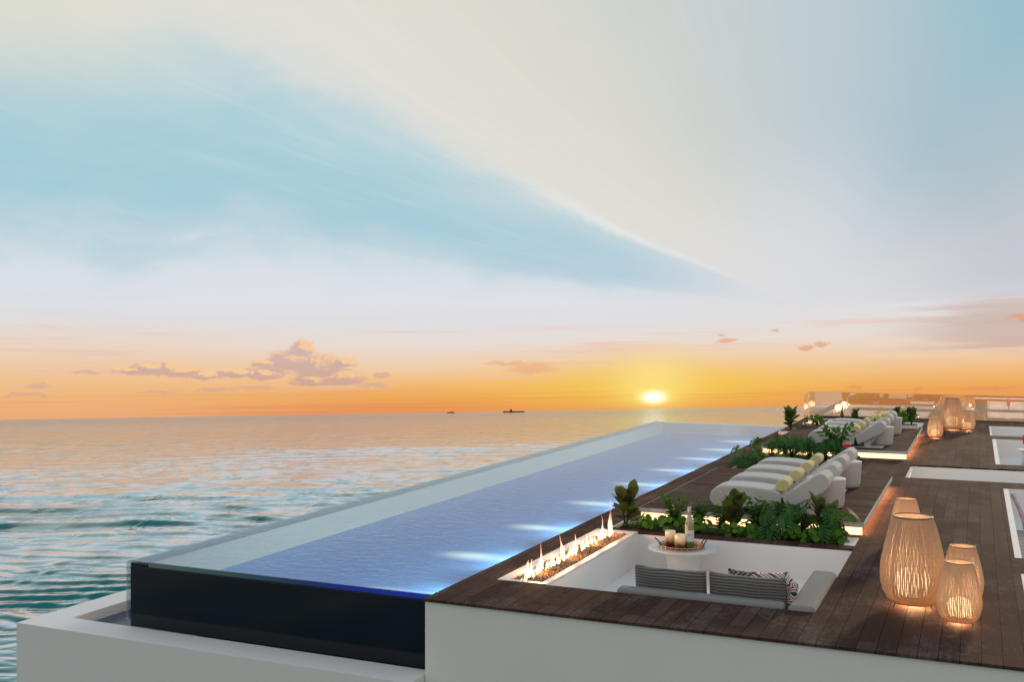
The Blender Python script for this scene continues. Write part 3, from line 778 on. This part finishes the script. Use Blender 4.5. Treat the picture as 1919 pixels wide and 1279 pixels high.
# cocktail and flowers
clear = glass('drinking_glass', (.95, .93, .93, 1), .12)
g = thing('cocktail_glass', 'stemmed cocktail glass with red drink on the near side table', 'glass', (-2.22, 20.2, .68))
bm = bmesh.new(); lathe(bm, [(.05, .0), (.05, .006), (.007, .012), (.007, .24)], 16); obj('stem', bm, tb, g, True)
bm = bmesh.new(); lathe(bm, [(.01, .241), (.06, .27), (.075, .32), (.065, .33)], 20, capb=True); obj('drink', bm, redm, g, True)
bm = bmesh.new(); lathe(bm, [(.077, .331), (.073, .36), (.066, .375)], 20, capb=False, capt=False); obj('bowl', bm, clear, g, True)
vz = thing('flower_vase', 'small glass vase of yellow green flowers on the far side table', 'flowers', (-2.27, 28.3, .68))
bm = bmesh.new(); lathe(bm, [(.05, 0), (.06, .05), (.04, .16), (.05, .18)], 18, capt=False); obj('vase', bm, plain('pale_vase', (.6, .65, .5, 1), .2), vz, True)
bm = bmesh.new(); rnd = random.Random(5)
for k in range(46):
    a, e_ = rnd.uniform(0, 6.28), rnd.uniform(.2, 1.4); d_ = Vector((math.cos(a)*math.cos(e_), math.sin(a)*math.cos(e_), math.sin(e_)))
    c_ = Vector((0, 0, .17))+d_*rnd.uniform(.08, .26); s_ = d_.orthogonal().normalized(); u_ = d_.cross(s_)
    ps = [c_-d_*.05, c_+s_*.022, c_+d_*.06, c_-s_*.022]; bm.faces.new([bm.verts.new(p+u_*rnd.uniform(-.01, .01)) for p in ps])
obj('petals', bm, plain('yellow_petal', (.75, .70, .16, 1), .6, var=.2), vz)

# ------------------------------------------------------------------ lanterns
def globe_mat():
    m, nt, out = new_mat('lantern_glow'); co = objco(nt); n = nt.noise(co, 14., 5, .6)
    c = nt.mix(n, (1., .58, .27, 1), (1., .74, .42, 1)); e = nt.node('ShaderNodeEmission'); nt.l.new(c, e.inputs[0]); nt.put(e.inputs[1], n*1.6+2.8)
    nt.l.new(e.outputs[0], out.inputs[0]); return m
M['globe'] = globe_mat()
PROF = [(.215, .065), (.27, .10), (.315, .18), (.338, .29), (.343, .38), (.332, .50), (.305, .64), (.272, .78), (.240, .90), (.205, 1.0)]
def prof_at(z):
    for (r0, z0), (r1, z1) in zip(PROF, PROF[1:]):
        if z0 <= z <= z1: return r0+(r1-r0)*(z-z0)/(z1-z0)
    return PROF[-1][0]
def make_lantern(s, nst, seed):
    t = thing('lantern', 'x', 'lantern', (0, 0, 0)); rnd = random.Random(seed)
    bm = bmesh.new(); NZ = 26
    zs = [PROF[0][1]+(1.0-PROF[0][1])*i/NZ for i in range(NZ+1)]
    for k in range(nst):
        a0 = 2*PI*k/nst; w_ = .0078*(110/nst)**.5*rnd.uniform(.75, 1.2)
        rings = []
        for i, z in enumerate(zs):
            r = prof_at(z); a = a0+.004*math.sin(i*.9+k*1.7)+.004*math.sin(k*3.1)
            tang = Vector((-math.sin(a), math.cos(a), 0)); out_ = Vector((math.cos(a), math.sin(a), 0))
            p = out_*r+Vector((0, 0, z)); ww = w_*(r/.34*.45+.55)
            rings.append([bm.verts.new((p+tang*ww)*s), bm.verts.new((p+out_*.005)*s), bm.verts.new((p-tang*ww)*s)])
        for i in range(NZ):
            for j in range(3): bm.faces.new((rings[i][j], rings[i][(j+1) % 3], rings[i+1][(j+1) % 3], rings[i+1][j]))
    for z in [.1+.045*i for i in range(20)]:
        r = prof_at(z)+.001; n = 48
        pts = [(r*s*math.cos(2*PI*k/n), r*s*math.sin(2*PI*k/n), (z+.004*math.sin(k))*s) for k in range(n+1)]
        tube(bm, pts, .0022*s, 3, False)
    obj('woven_shade', bm, M['rope'], t)
    bm = bmesh.new(); n = 64
    tube(bm, [(.205*s*math.cos(2*PI*k/n), .205*s*math.sin(2*PI*k/n), 1.003*s) for k in range(n+1)], .009*s, 6, False); obj('top_ring', bm, M['brass_dark'], t, True)
    bm = bmesh.new(); tube(bm, [(.213*s*math.cos(2*PI*k/n), .213*s*math.sin(2*PI*k/n), .062*s) for k in range(n+1)], .008*s, 6, False); obj('bottom_ring', bm, M['brass_dark'], t, True)
    for a in (R(70), R(190), R(310)):
        bm = bmesh.new(); tube(bm, [(.205*s*math.cos(a), .205*s*math.sin(a), .065*s), (.235*s*math.cos(a), .235*s*math.sin(a), 0)], .006*s); obj('leg', bm, M['dark_metal'], t)
    bm = bmesh.new(); lathe(bm, [(.001*s, .115*s), (.10*s, .125*s), (.17*s, .17*s), (.195*s, .25*s), (.19*s, .32*s), (.15*s, .39*s), (.08*s, .425*s), (.001*s, .43*s)], 32, capb=False, capt=False)
    obj('lamp_globe', bm, M['globe'], t, True)
    l = bpy.data.lights.new('lantern_lamp', 'POINT'); l.energy = 24*s*s; l.color = (1., .50, .24); l.shadow_soft_size = .05*s
    lo = bpy.data.objects.new('lantern_lamp', l); C.objects.link(lo); lo.parent = t; lo.location = (0, 0, .09*s)
    l = bpy.data.lights.new('lantern_lamp', 'POINT'); l.energy = 26*s*s; l.color = (1., .70, .46); l.shadow_soft_size = .06*s
    lo = bpy.data.objects.new('lantern_lamp', l); C.objects.link(lo); lo.parent = t; lo.location = (0, 0, .46*s)
    return t
M['brass_dark'] = plain('dark_rattan_ring', (.16, .10, .06, 1), .5)
LB = make_lantern(1.0, 200, 1); LS = make_lantern(.64, 140, 2)
LA = [(LB, -.66, 12.38, 'tall woven rattan lantern glowing on the walkway, largest of the near group'), (LS, -.18, 11.85, 'small woven lantern standing frontmost at the lower right'),
      (LS, -.16, 12.78, 'small woven lantern half hidden behind the frontmost one at right'), (LS, -.95, 16.15, 'small woven lantern behind the left shoulder of the largest lantern'),
      (LB, -.75, 36.2, 'tall woven lantern in the middle of the distant group by the glass'), (LS, -1.15, 33.0, 'small woven lantern left in the distant group'), (LS, -.30, 36.0, 'small woven lantern right in the distant group')]
usd = set()
for src, x, y, lb in LA:
    o = src if src.name not in usd else copy_tree(src); usd.add(src.name)
    o.location = (x, y, .0); o.rotation_euler = (0, 0, random.uniform(0, 6)) if y > 13 else (0, 0, R(24))
    o['label'] = lb; o['group'] = 'near rattan lanterns' if y < 20 else 'distant rattan lanterns'

# ------------------------------------------------------------------ sofa, pillows, table
sf = thing('sofa', 'grey corner sofa with two back cushions seen from behind in the sunken lounge', 'sofa', (-3.88, 11.70, -.498))
def soft(name, mat, parent, b, w=.05, loc=None):
    bm = bmesh.new(); box(bm, *b); o = obj(name, bm, mat, parent); 
    return bev(o, w, 5)
zt = .498
soft('back_frame', M['sofa'], sf, (0, 1.93, .0, .20, .0, zt+.045), .05)
soft('arm', M['sofa'], sf, (1.97, 2.27, -.02, 1.92, .0, zt+.05), .06)
soft('seat', M['sofa'], sf, (.05, 1.95, .22, .95, .05, .36), .06)
def back_cushion(x0, x1, lean):
    bm = bmesh.new(); nx, nz = 14, 8
    T = .15
    for s in (0, 1):
        pass
    g_ = {}
    for i in range(nx+1):
        for k in range(nz+1):
            u, v = i/nx, k/nz
            bul = (1-(2*u-1)**6)*(1-(2*v-1)**4)
            for s in (0, 1):
                y = (-(.035+.045*bul) if s == 0 else (.035+.06*bul))
                z = v*.44; x = x0+(x1-x0)*u
                sag = -.02*math.sin(PI*u)*v
                g_[i, k, s] = bm.verts.new((x, .33+y-lean*z, (.33+z+sag)))
    for i in range(nx):
        for k in range(nz):
            bm.faces.new((g_[i, k, 0], g_[i+1, k, 0], g_[i+1, k+1, 0], g_[i, k+1, 0])); bm.faces.new((g_[i, k, 1], g_[i, k+1, 1], g_[i+1, k+1, 1], g_[i+1, k, 1]))
    for i in range(nx):
        for k in (0, nz):
            bm.faces.new((g_[i, k, 0], g_[i, k, 1], g_[i+1, k, 1], g_[i+1, k, 0]))
    for k in range(nz):
        for i in (0, nx): bm.faces.new((g_[i, k, 0], g_[i, k+1, 0], g_[i, k+1, 1], g_[i, k, 1]))
    o = obj('back_cushion', bm, M['wavy'], sf, True)
    return o
back_cushion(.16, 1.00, .12); back_cushion(1.05, 1.91, .12)
def pillow(mat, label, loc, rot, s=.42, th=.11):
    bm = bmesh.new(); n = 12; g_ = {}
    for i in range(n+1):
        for j in range(n+1):
            u, v = 2*i/n-1, 2*j/n-1; h_ = th*.5*max(0, (1-u**4))**.5*max(0, (1-v**4))**.5
            pin = 1-.06*(1-abs(u)**2)*abs(v)**3-.06*(1-abs(v)**2)*abs(u)**3
            for q in (0, 1): g_[i, j, q] = bm.verts.new((u*s/2*pin, v*s/2*pin, h_ if q else -h_))
    for i in range(n):
        for j in range(n):
            bm.faces.new([g_[a, b, 1] for a, b in ((i, j), (i+1, j), (i+1, j+1), (i, j+1))]); bm.faces.new([g_[a, b, 0] for a, b in ((i, j), (i, j+1), (i+1, j+1), (i+1, j))])
    bmesh.ops.remove_doubles(bm, verts=bm.verts, dist=1e-4)
    o = obj('throw_pillow', bm, mat, sm=True); tag(o, label, 'pillow', 'throw pillows on the sofa'); o.location = loc; o.rotation_euler = rot
pillow(M['geo'], 'grey zigzag throw pillow lying behind the right back cushion', (-2.50, 12.40, .02), (R(50), R(4), R(8)), .46)
pillow(M['zigzag'], 'red teal and white striped pillow peeking over the right back cushion', (-2.22, 12.34, .03), (R(60), R(-6), R(-6)), .46)
pillow(M['zigzag'], 'multicoloured striped pillow leaning against the sofa arm', (-1.98, 12.16, .06), (R(78), R(8), R(-62)), .40)

ct = thing('coffee_table', 'round white pedestal table carrying the copper tray in the sunken lounge', 'table', (-3.89, 14.80, -.498))
bm = bmesh.new(); lathe(bm, [(.44, .415), (.49, .425), (.50, .437), (.498, .447), (.49, .450)], 64); obj('table_top', bm, tb, ct, False)
bm = bmesh.new(); lathe(bm, [(.24, .0), (.23, .2), (.245, .39), (.30, .414)], 48); obj('pedestal', bm, tb, ct, True)
TZ = -.498+.451
tr_ = thing('tray', 'round copper tray with two dark handles on the white table', 'tray', (-3.90, 14.76, TZ))
bm = bmesh.new(); lathe(bm, [(.30, .0), (.30, .006), (.001, .0065)], 56, capt=False); obj('plate', bm, M['tray'], tr_)
bm = bmesh.new(); n = 64
for z in (.012, .04): tube(bm, [(.315*math.cos(2*PI*k/n), .315*math.sin(2*PI*k/n), z) for k in range(n+1)], .008, 6, False)
for k in range(24):
    a = 2*PI*k/24; tube(bm, [(.315*math.cos(a), .315*math.sin(a), .01), (.315*math.cos(a), .315*math.sin(a), .04)], .006)
obj('rail', bm, M['brass'], tr_, True)
for sgn in (-1, 1):
    bm = bmesh.new(); pts = []
    for k in range(15):
        u = k/14; a = -.28+.56*u
        pts.append((math.cos(a)*.315*sgn+sgn*.07*math.sin(u*PI), math.sin(a)*.315, .04+.10*math.sin(u*PI)**.6))
    h_ = obj('handle', (tube(bm, pts, .008, 6), bm)[1], M['dark_metal'], tr_, True); h_.rotation_euler = (0, 0, R(24))
def candle_mat():
    m, nt, out = new_mat('crackled_amber_glass'); co = objco(nt); x, y, z = nt.sep(co)
    v = nt.node('ShaderNodeTexVoronoi', feature='DISTANCE_TO_EDGE'); v.inputs['Scale'].default_value = 26; nt.l.new(co, v.inputs['Vector'])
    n = nt.noise(nt.vec(x*14., y*14., z*9.), 1., 4, .6)
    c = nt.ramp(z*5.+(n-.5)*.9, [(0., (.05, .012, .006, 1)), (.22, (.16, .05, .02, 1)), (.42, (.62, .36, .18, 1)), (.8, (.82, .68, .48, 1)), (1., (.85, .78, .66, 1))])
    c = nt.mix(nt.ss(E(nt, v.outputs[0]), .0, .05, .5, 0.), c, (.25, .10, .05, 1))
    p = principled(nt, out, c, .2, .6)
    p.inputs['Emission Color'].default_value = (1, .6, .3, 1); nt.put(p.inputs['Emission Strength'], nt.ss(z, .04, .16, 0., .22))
    return m
M['candle'] = candle_mat(); wax = plain('wax', (.75, .68, .55, 1), .6)
def candle(x, y, lb, rz):
    t = thing('candle_holder', lb, 'candle', (x, y, TZ+.007), rz, 'candle holders on the tray')
    bm = bmesh.new(); lathe(bm, [(.05, .0), (.062, .006), (.075, .04), (.078, .10), (.077, .195), (.074, .203), (.069, .2), (.070, .10), (.02, .09)], 32, capt=True); obj('glass_cup', bm, M['candle'], t, True)
    bm = bmesh.new(); lathe(bm, [(.062, .101), (.064, .15), (.01, .151)], 24); obj('candle', bm, wax, t)
candle(-4.09, 14.85, 'crackled amber glass candle holder at the left of the tray', 0)
candle(-3.89, 14.64, 'crackled amber glass candle holder in front of the bottle', 1.7)
bt = thing('wine_bottle', 'clear bottle of white wine with a pale label on the copper tray', 'bottle', (-3.775, 14.72, TZ+.007))
gm, ntg, outg = new_mat('pale_green_glass'); xg, yg, zg = ntg.sep(objco(ntg))
cg_ = ntg.ramp(zg*1.7, [(0., (.11, .14, .04, 1)), (.22, (.30, .30, .10, 1)), (.62, (.55, .47, .22, 1)), (.66, (.62, .64, .50, 1)), (1., (.62, .64, .52, 1))])
pg = principled(ntg, outg, cg_, .08, .8); pg.inputs['Transmission Weight'].default_value = .35
bm = bmesh.new(); lathe(bm, [(.055, .0), (.064, .008), (.066, .03), (.066, .335), (.060, .37), (.040, .43), (.026, .47), (.024, .50)], 32); obj('glass_body', bm, gm, bt, True)
bm = bmesh.new(); lathe(bm, [(.0255, .475), (.026, .50), (.0275, .501), (.0275, .585), (.024, .59)], 24); obj('capsule', bm, plain('silver_capsule', (.5, .48, .46, 1), .35, .5, .4), bt, True)
bm = bmesh.new()
A0, A1 = R(-160), R(-20); rings = []
for i in range(17):
    a = A0+(A1-A0)*i/16; rings.append([bm.verts.new((.0673*math.cos(a), .0673*math.sin(a), z)) for z in (.10, .265)])
for i in range(16): bm.faces.new((rings[i][0], rings[i+1][0], rings[i+1][1], rings[i][1]))
lab = obj('label_paper', bm, plain('label_paper', (.66, .70, .72, 1), .6, var=.03), bt)
fc = bpy.data.curves.new('txt', 'FONT'); fc.body = 'BLU'; fc.size = .042; fc.align_x = 'CENTER'; fc.extrude = .0004
fo = bpy.data.objects.new('txt', fc); C.objects.link(fo); dg = bpy.context.evaluated_depsgraph_get()
me = bpy.data.meshes.new_from_object(fo.evaluated_get(dg)); bpy.data.objects.remove(fo)
me.materials.clear(); me.materials.append(plain('label_ink', (.05, .06, .09, 1), .6))
for v in me.vertices:
    a = R(-90)+v.co.x/.0676; rr_ = .0678+v.co.z; v.co = Vector((rr_*math.cos(a), rr_*math.sin(a), .185+v.co.y))
lt = bpy.data.objects.new('lettering', me); C.objects.link(lt); lt.parent = lab
bt.rotation_euler = (0, 0, R(22))

# ------------------------------------------------------------------ plants
def rot_to(d, roll=0.):
    q = Vector(d).to_track_quat('Y', 'Z'); return q.to_matrix() @ Matrix.Rotation(roll, 3, 'Y')
def leaf(bm, base, d, L, Wd, shape='obovate', droop=.25, roll=0., fold=.12):
    Mx = rot_to(d, roll); n = 7
    prev = None
    for i in range(n+1):
        u = i/n
        if shape == 'obovate': wv = math.sin(PI*min(1, u**1.35))**.8*.5+.02*(1-u)
        elif shape == 'oval': wv = math.sin(PI*u)**.8*.5
        elif shape == 'lance': wv = math.sin(PI*u**.8)**1.1*.5
        wv *= Wd
        z = -droop*L*u*u
        c_ = base+Mx @ Vector((0, u*L, z)); l_ = base+Mx @ Vector((-wv, u*L, z+fold*wv)); r_ = base+Mx @ Vector((wv, u*L, z+fold*wv))
        cur = [bm.verts.new(p) for p in (l_, c_, r_)]
        if prev: bm.faces.new((prev[0], prev[1], cur[1], cur[0])); bm.faces.new((prev[1], prev[2], cur[2], cur[1]))
        prev = cur
def disc_leaf(bm, base, nrm, r):
    Mx = Vector(nrm).to_track_quat('Z', 'Y').to_matrix(); n = 11
    c_ = bm.verts.new(base+Mx @ Vector((0, 0, -.10*r))); ring = [bm.verts.new(base+Mx @ Vector((r*math.cos(2*PI*k/n), r*math.sin(2*PI*k/n), .03*r*math.sin(k*2.1)))) for k in range(n)]
    for k in range(n): bm.faces.new((c_, ring[k], ring[(k+1) % n]))
def monstera(bm, base, d, L, roll=0., droop=.35):
    Mx = rot_to(d, roll); NL = 7
    def P_(x, y): return base+Mx @ Vector((x*L, y*L, -droop*L*y*y+.18*abs(x)*L-.5*x*x*L))
    wid = [.34, .50, .55, .53, .46, .35, .20]
    for s in (-1, 1):
        mids = [bm.verts.new(P_(0, i/NL)) for i in range(NL+1)]
        shoulder = []
        for i in range(NL+1):
            u = i/NL; ww = wid[min(i, NL-1)]*.42; shoulder.append(bm.verts.new(P_(s*ww, u-.03+(-.10 if i == 0 else 0))))
        for i in range(NL): bm.faces.new((mids[i], shoulder[i], shoulder[i+1], mids[i+1]))
        for i in range(NL):
            u0, u1 = i/NL, (i+1)/NL; g_ = .16/NL
            ww = wid[i]; back = .10 if i > 1 else -.14+.1*i
            a = bm.verts.new(P_(s*ww*.42, u0+g_-.03+(-.08 if i == 0 else 0))); b = bm.verts.new(P_(s*ww*.42, u1-g_-.03))
            c_ = bm.verts.new(P_(s*ww*.97, u1-g_+back)); e_ = bm.verts.new(P_(s*ww*.93, u0+g_+back*.6))
            t_ = bm.verts.new(P_(s*ww*1.06, (u0+u1)/2+back))
            bm.faces.new((a, e_, t_, c_, b))
def plant(kind, label, loc, h, seed, group, spread=1.):
    rnd = random.Random(seed)
    names = {'rubber': ('rubber_plant', 'leaf_rubber'), 'monstera': ('monstera_plant', 'leaf_monstera'), 'round': ('round_leaf_plant', 'leaf_round'), 'zz': ('leafy_stem_plant', 'leaf_fine'), 'fern': ('fern', 'leaf_fine'), 'palm': ('small_palm', 'leaf_fine')}
    nm, mt = names[kind]
    t = thing(nm, label, 'plant', loc, 0, group)
    bl, bs = bmesh.new(), bmesh.new()
    if kind == 'rubber':
        ns_ = 4
        for s in range(ns_):
            a = rnd.uniform(0, 6.28); lean = .10*spread; top = Vector((math.cos(a)*lean, math.sin(a)*lean, h*rnd.uniform(.62, .8)))
            pts = [Vector((0, 0, 0)), top*.5, top]; tube(bs, pts, [.014, .011, .006])
            nl = 9
            for k in range(nl):
                u = .28+.72*k/(nl-1); aa = k*2.4+a; elv = .35+.95*u; p = top*u
                d_ = Vector((math.cos(aa)*math.cos(elv), math.sin(aa)*math.cos(elv), math.sin(elv)))
                leaf(bl, p, d_, h*rnd.uniform(.34, .44), h*.24, 'obovate', rnd.uniform(.1, .3), rnd.uniform(-.4, .4))
    elif kind == 'monstera':
        n = max(9, int(13*spread))
        for k in range(n):
            a = k*2.4+rnd.uniform(-.3, .3); out_ = h*rnd.uniform(.22, .6)*spread; z = h*rnd.uniform(.35, 1.)*(.95 if k % 3 else 1.)
            p = Vector((math.cos(a)*out_, math.sin(a)*out_*.8, z))
            tube(bs, [Vector((0, 0, 0)), Vector((p.x*.25, p.y*.25, z*.6)), p], [.010, .008, .005], 5)
            elv = rnd.uniform(-1.15, -.25); d_ = Vector((math.cos(a)*math.cos(elv), math.sin(a)*math.cos(elv), math.sin(elv)))
            monstera(bl, p, d_, h*rnd.uniform(.42, .56), rnd.uniform(-.5, .5))
    elif kind == 'round':
        for k in range(48):
            a = rnd.uniform(0, 6.28); out_ = h*rnd.uniform(.1, .95)*spread; z = h*rnd.uniform(.25, 1.)*(1.15-.45*out_/h/spread)
            p = Vector((math.cos(a)*out_, math.sin(a)*out_*.7, z))
            tube(bs, [Vector((0, 0, 0)), Vector((p.x*.5, p.y*.5, z*.7)), p], .003, 4)
            disc_leaf(bl, p, Vector((math.cos(a)*.7, math.sin(a)*.7-.35, rnd.uniform(.2, 1.))), h*rnd.uniform(.14, .21))
    elif kind == 'zz':
        for s in range(8):
            a = s*.8+rnd.uniform(-.3, .3); L = h*rnd.uniform(.7, 1.); ln = rnd.uniform(.12, .42)*spread; pts = []
            for k in range(9):
                u = k/8; pts.append(Vector((math.cos(a)*ln*L*u**1.5, math.sin(a)*ln*L*u**1.5, L*u*(1-.1*u*ln))))
            tube(bs, pts, [.009-.006*k/8 for k in range(9)], 5)
            for k in range(2, 9):
                for q in (-1, 1):
                    tg = (pts[k]-pts[k-1]).normalized(); sd = tg.cross(Vector((math.cos(a+.8), math.sin(a+.8), 0))).normalized()*q
                    leaf(bl, pts[k], (sd+tg*.75).normalized(), h*.20, h*.11, 'oval', .15, rnd.uniform(-.6, .6))
    else:
        nf = 11 if kind == 'fern' else 8
        for s in range(nf):
            a = 2*PI*s/nf+rnd.uniform(-.2, .2); L = h*rnd.uniform(.85, 1.15); pts = []
            for k in range(11):
                u = k/10; pts.append(Vector((math.cos(a)*L*.75*spread*u, math.sin(a)*L*.75*spread*u, L*(1.15*u-.72*u*u*1.15))))
            tube(bs, pts, .004, 4)
            for k in range(2, 11):
                for q in (-1, 1):
                    tg = (pts[k]-pts[k-1]).normalized(); sd = tg.cross(Vector((0, 0, 1))).normalized()*q; u = k/10
                    leaf(bl, pts[k], (sd+tg*.6+Vector((0, 0, -.25))).normalized(), L*(.30*math.sin(PI*min(1, u*.85+.1))+.04), L*.045, 'lance', .35, 0)
    obj('foliage', bl, M[mt], t, True); obj('stems', bs, M['stem'], t, True)
    return t
G1 = 'plants in the long near planter'
P1 = [('rubber', -5.10, 15.88, .70, 'big olive leaved rubber plant at the left end of the near planter beside the flames'),
      ('fern', -4.93, 15.82, .26, 'low bright fern right of the rubber plant by the flames'),
      ('palm', -4.62, 15.92, .46, 'dark feathery palm between the low fern and the wine bottle'),
      ('zz', -4.33, 15.95, .60, 'upright leafy stemmed plant rising left of the wine bottle'),
      ('round', -4.32, 15.80, .30, 'bright round leaved plant just left of the wine bottle'),
      ('zz', -3.93, 15.95, .48, 'leafy stemmed plant rising directly right of the wine bottle'),
      ('round', -3.93, 15.80, .27, 'round leaved plant low to the right of the wine bottle'),
      ('rubber', -3.40, 15.90, .66, 'broad leaved plant in front of the foot of the nearest lounger'),
      ('fern', -3.55, 15.82, .28, 'dark low fern under the broad leaved plant in mid planter'),
      ('zz', -3.06, 15.95, .60, 'slender leafy stem between broad leaved plant and left monstera'),
      ('round', -3.13, 15.78, .25, 'round leaved plant left of the low monstera leaf'),
      ('monstera', -2.80, 15.92, .60, 'tall monstera in front of the nearest lounger seat joint'),
      ('monstera', -2.90, 15.78, .26, 'low small monstera with one pale split leaf in mid planter'),
      ('round', -2.52, 15.80, .27, 'round leaved plant right of the low monstera'),
      ('zz', -2.42, 15.96, .42, 'dark leafy stems between the tall monstera and the right broad leaved plant'),
      ('rubber', -2.06, 15.92, .66, 'broad leaved plant below the backrest of the nearest lounger'),
      ('fern', -2.16, 15.80, .26, 'low fern in the right half of the near planter'),
      ('monstera', -2.0, 15.95, .60, 'monstera at the right end of the near planter beside walkway'),
      ('round', -1.92, 15.80, .28, 'bright round leaved plant in the right corner of the near planter')]
P1 += [('round', -4.75, 15.78, .24, 'low round leaved plant in front of the dark feathery palm'), ('fern', -4.15, 15.80, .34, 'fern directly behind the wine bottle'),
       ('fern', -3.72, 15.82, .32, 'fern between the bottle side plants and the first broad leaved plant'), ('round', -3.35, 15.78, .26, 'round leaved plant at the foot of the first broad leaved plant'),
       ('zz', -2.62, 15.98, .46, 'leafy stems directly right of the tall monstera'), ('round', -2.2, 15.78, .26, 'round leaved plant at the foot of the right broad leaved plant'),
       ('zz', -3.6, 16.0, .44, 'leafy stems left of the first broad leaved plant'), ('fern', -3.25, 15.84, .32, 'fern right of the first broad leaved plant')]
for i, (k, x, y, h, lb) in enumerate(P1): plant(k, lb, (x, y, -.05), h, 100+i, G1)
G2 = 'plants in the middle planters'
P2 = [('monstera', -4.85, 24.0, .55, 'hanging monstera nearest the pool edge behind the near loungers'), ('monstera', -4.45, 24.1, .40, 'low monstera behind the foot of the rearmost near lounger'),
      ('monstera', -4.1, 24.2, .36, 'small dark monstera between the two middle monstera groups'), ('monstera', -4.7, 26.4, .62, 'drooping monstera at the pool side of the lit far step'),
      ('monstera', -4.2, 26.4, .60, 'monstera second from the pool before the lit far step'), ('monstera', -3.8, 26.5, .55, 'monstera in the middle before the lit far step'),
      ('monstera', -3.4, 26.4, .62, 'dense monstera covering the middle of the lit far step'), ('zz', -3.15, 26.5, .95, 'tall stemmed plant rising before the front far lounger'),
      ('monstera', -3.0, 26.4, .50, 'monstera at the right end before the lit far step'), ('fern', -3.9, 26.2, .32, 'yellow green fern low before the lit far step')]
for i, (k, x, y, h, lb) in enumerate(P2): plant(k, lb, (x, y, -.05), h, 200+i, G2, 1.15)
G3 = 'plants around the far platform'
def pot_planter(x, y, z, sx, sy, lb):
    t = thing('planter', lb, 'planter', (x, y, z))
    B('rim', M['white'], t, (-sx, sx, -sy, sy, 0, .10)); B('soil', M['soil'], t, (-sx+.03, sx-.03, -sy+.03, sy-.03, .1, .106))
pot_planter(-5.25, 32.9, 0, .3, .5, 'low planter beside the pool under the distant rubber plant')
pot_planter(-2.1, 34.0, .2, .45, .3, 'low planter behind the rear side table on the far platform')
P3 = [('rubber', -5.25, 32.8, .1, .72, 'distant rubber plant standing alone at the far pool corner'), ('fern', -5.1, 33.2, .1, .34, 'low fern beside the distant rubber plant'),
      ('round', -4.6, 33.7, .2, .30, 'low bushy plant by the distant fire trough'), ('rubber', -3.55, 34.1, .2, .48, 'small dark plant behind the far lounger cushions'),
      ('rubber', -2.35, 34.0, .3, .52, 'dark leafy plant left in the clump behind the rear side table'), ('rubber', -1.85, 34.0, .3, .52, 'dark leafy plant right in the clump behind the rear side table'),
      ('round', -2.1, 33.85, .3, .36, 'low round leaved plant in the clump behind the rear side table')]
for i, (k, x, y, z, h, lb) in enumerate(P3): plant(k, lb, (x, y, z), h, 300+i, G3)
bl = thing('wine_bottle', 'tiny dark bottle standing at the far deck end behind the small plant', 'bottle', (-3.9, 35.4, 0))
bm = bmesh.new(); lathe(bm, [(.06, 0), (.06, .3), (.025, .42), (.025, .56)], 16); obj('glass_body', bm, plain('dark_glass', (.08, .04, .02, 1), .2), bl, True)
B('stand', M['white'], bl, (-.12, .12, -.12, .12, -.03, -.001)); bl.location.z = .22
bl.location.y = 34.2

# ------------------------------------------------------------------ camera and render
cam = bpy.data.cameras.new('camera'); co = bpy.data.objects.new('camera', cam); C.objects.link(co)
co.location = (0, 0, H); co.rotation_euler = (R(90), 0, YAW)
cam.sensor_width = 36; cam.lens = 36*1962/1919; cam.shift_y = -9.5/1919; cam.clip_end = 100000; cam.clip_start = .1
sc.camera = co
sc.view_settings.view_transform = 'Standard'; sc.view_settings.look = 'None'; sc.view_settings.exposure = 0; sc.view_settings.gamma = 1
sc.render.engine = 'CYCLES'
sc.cycles.max_bounces = 8; sc.cycles.transparent_max_bounces = 24; sc.cycles.caustics_reflective = False; sc.cycles.caustics_refractive = False
sc.cycles.sample_clamp_indirect = 4
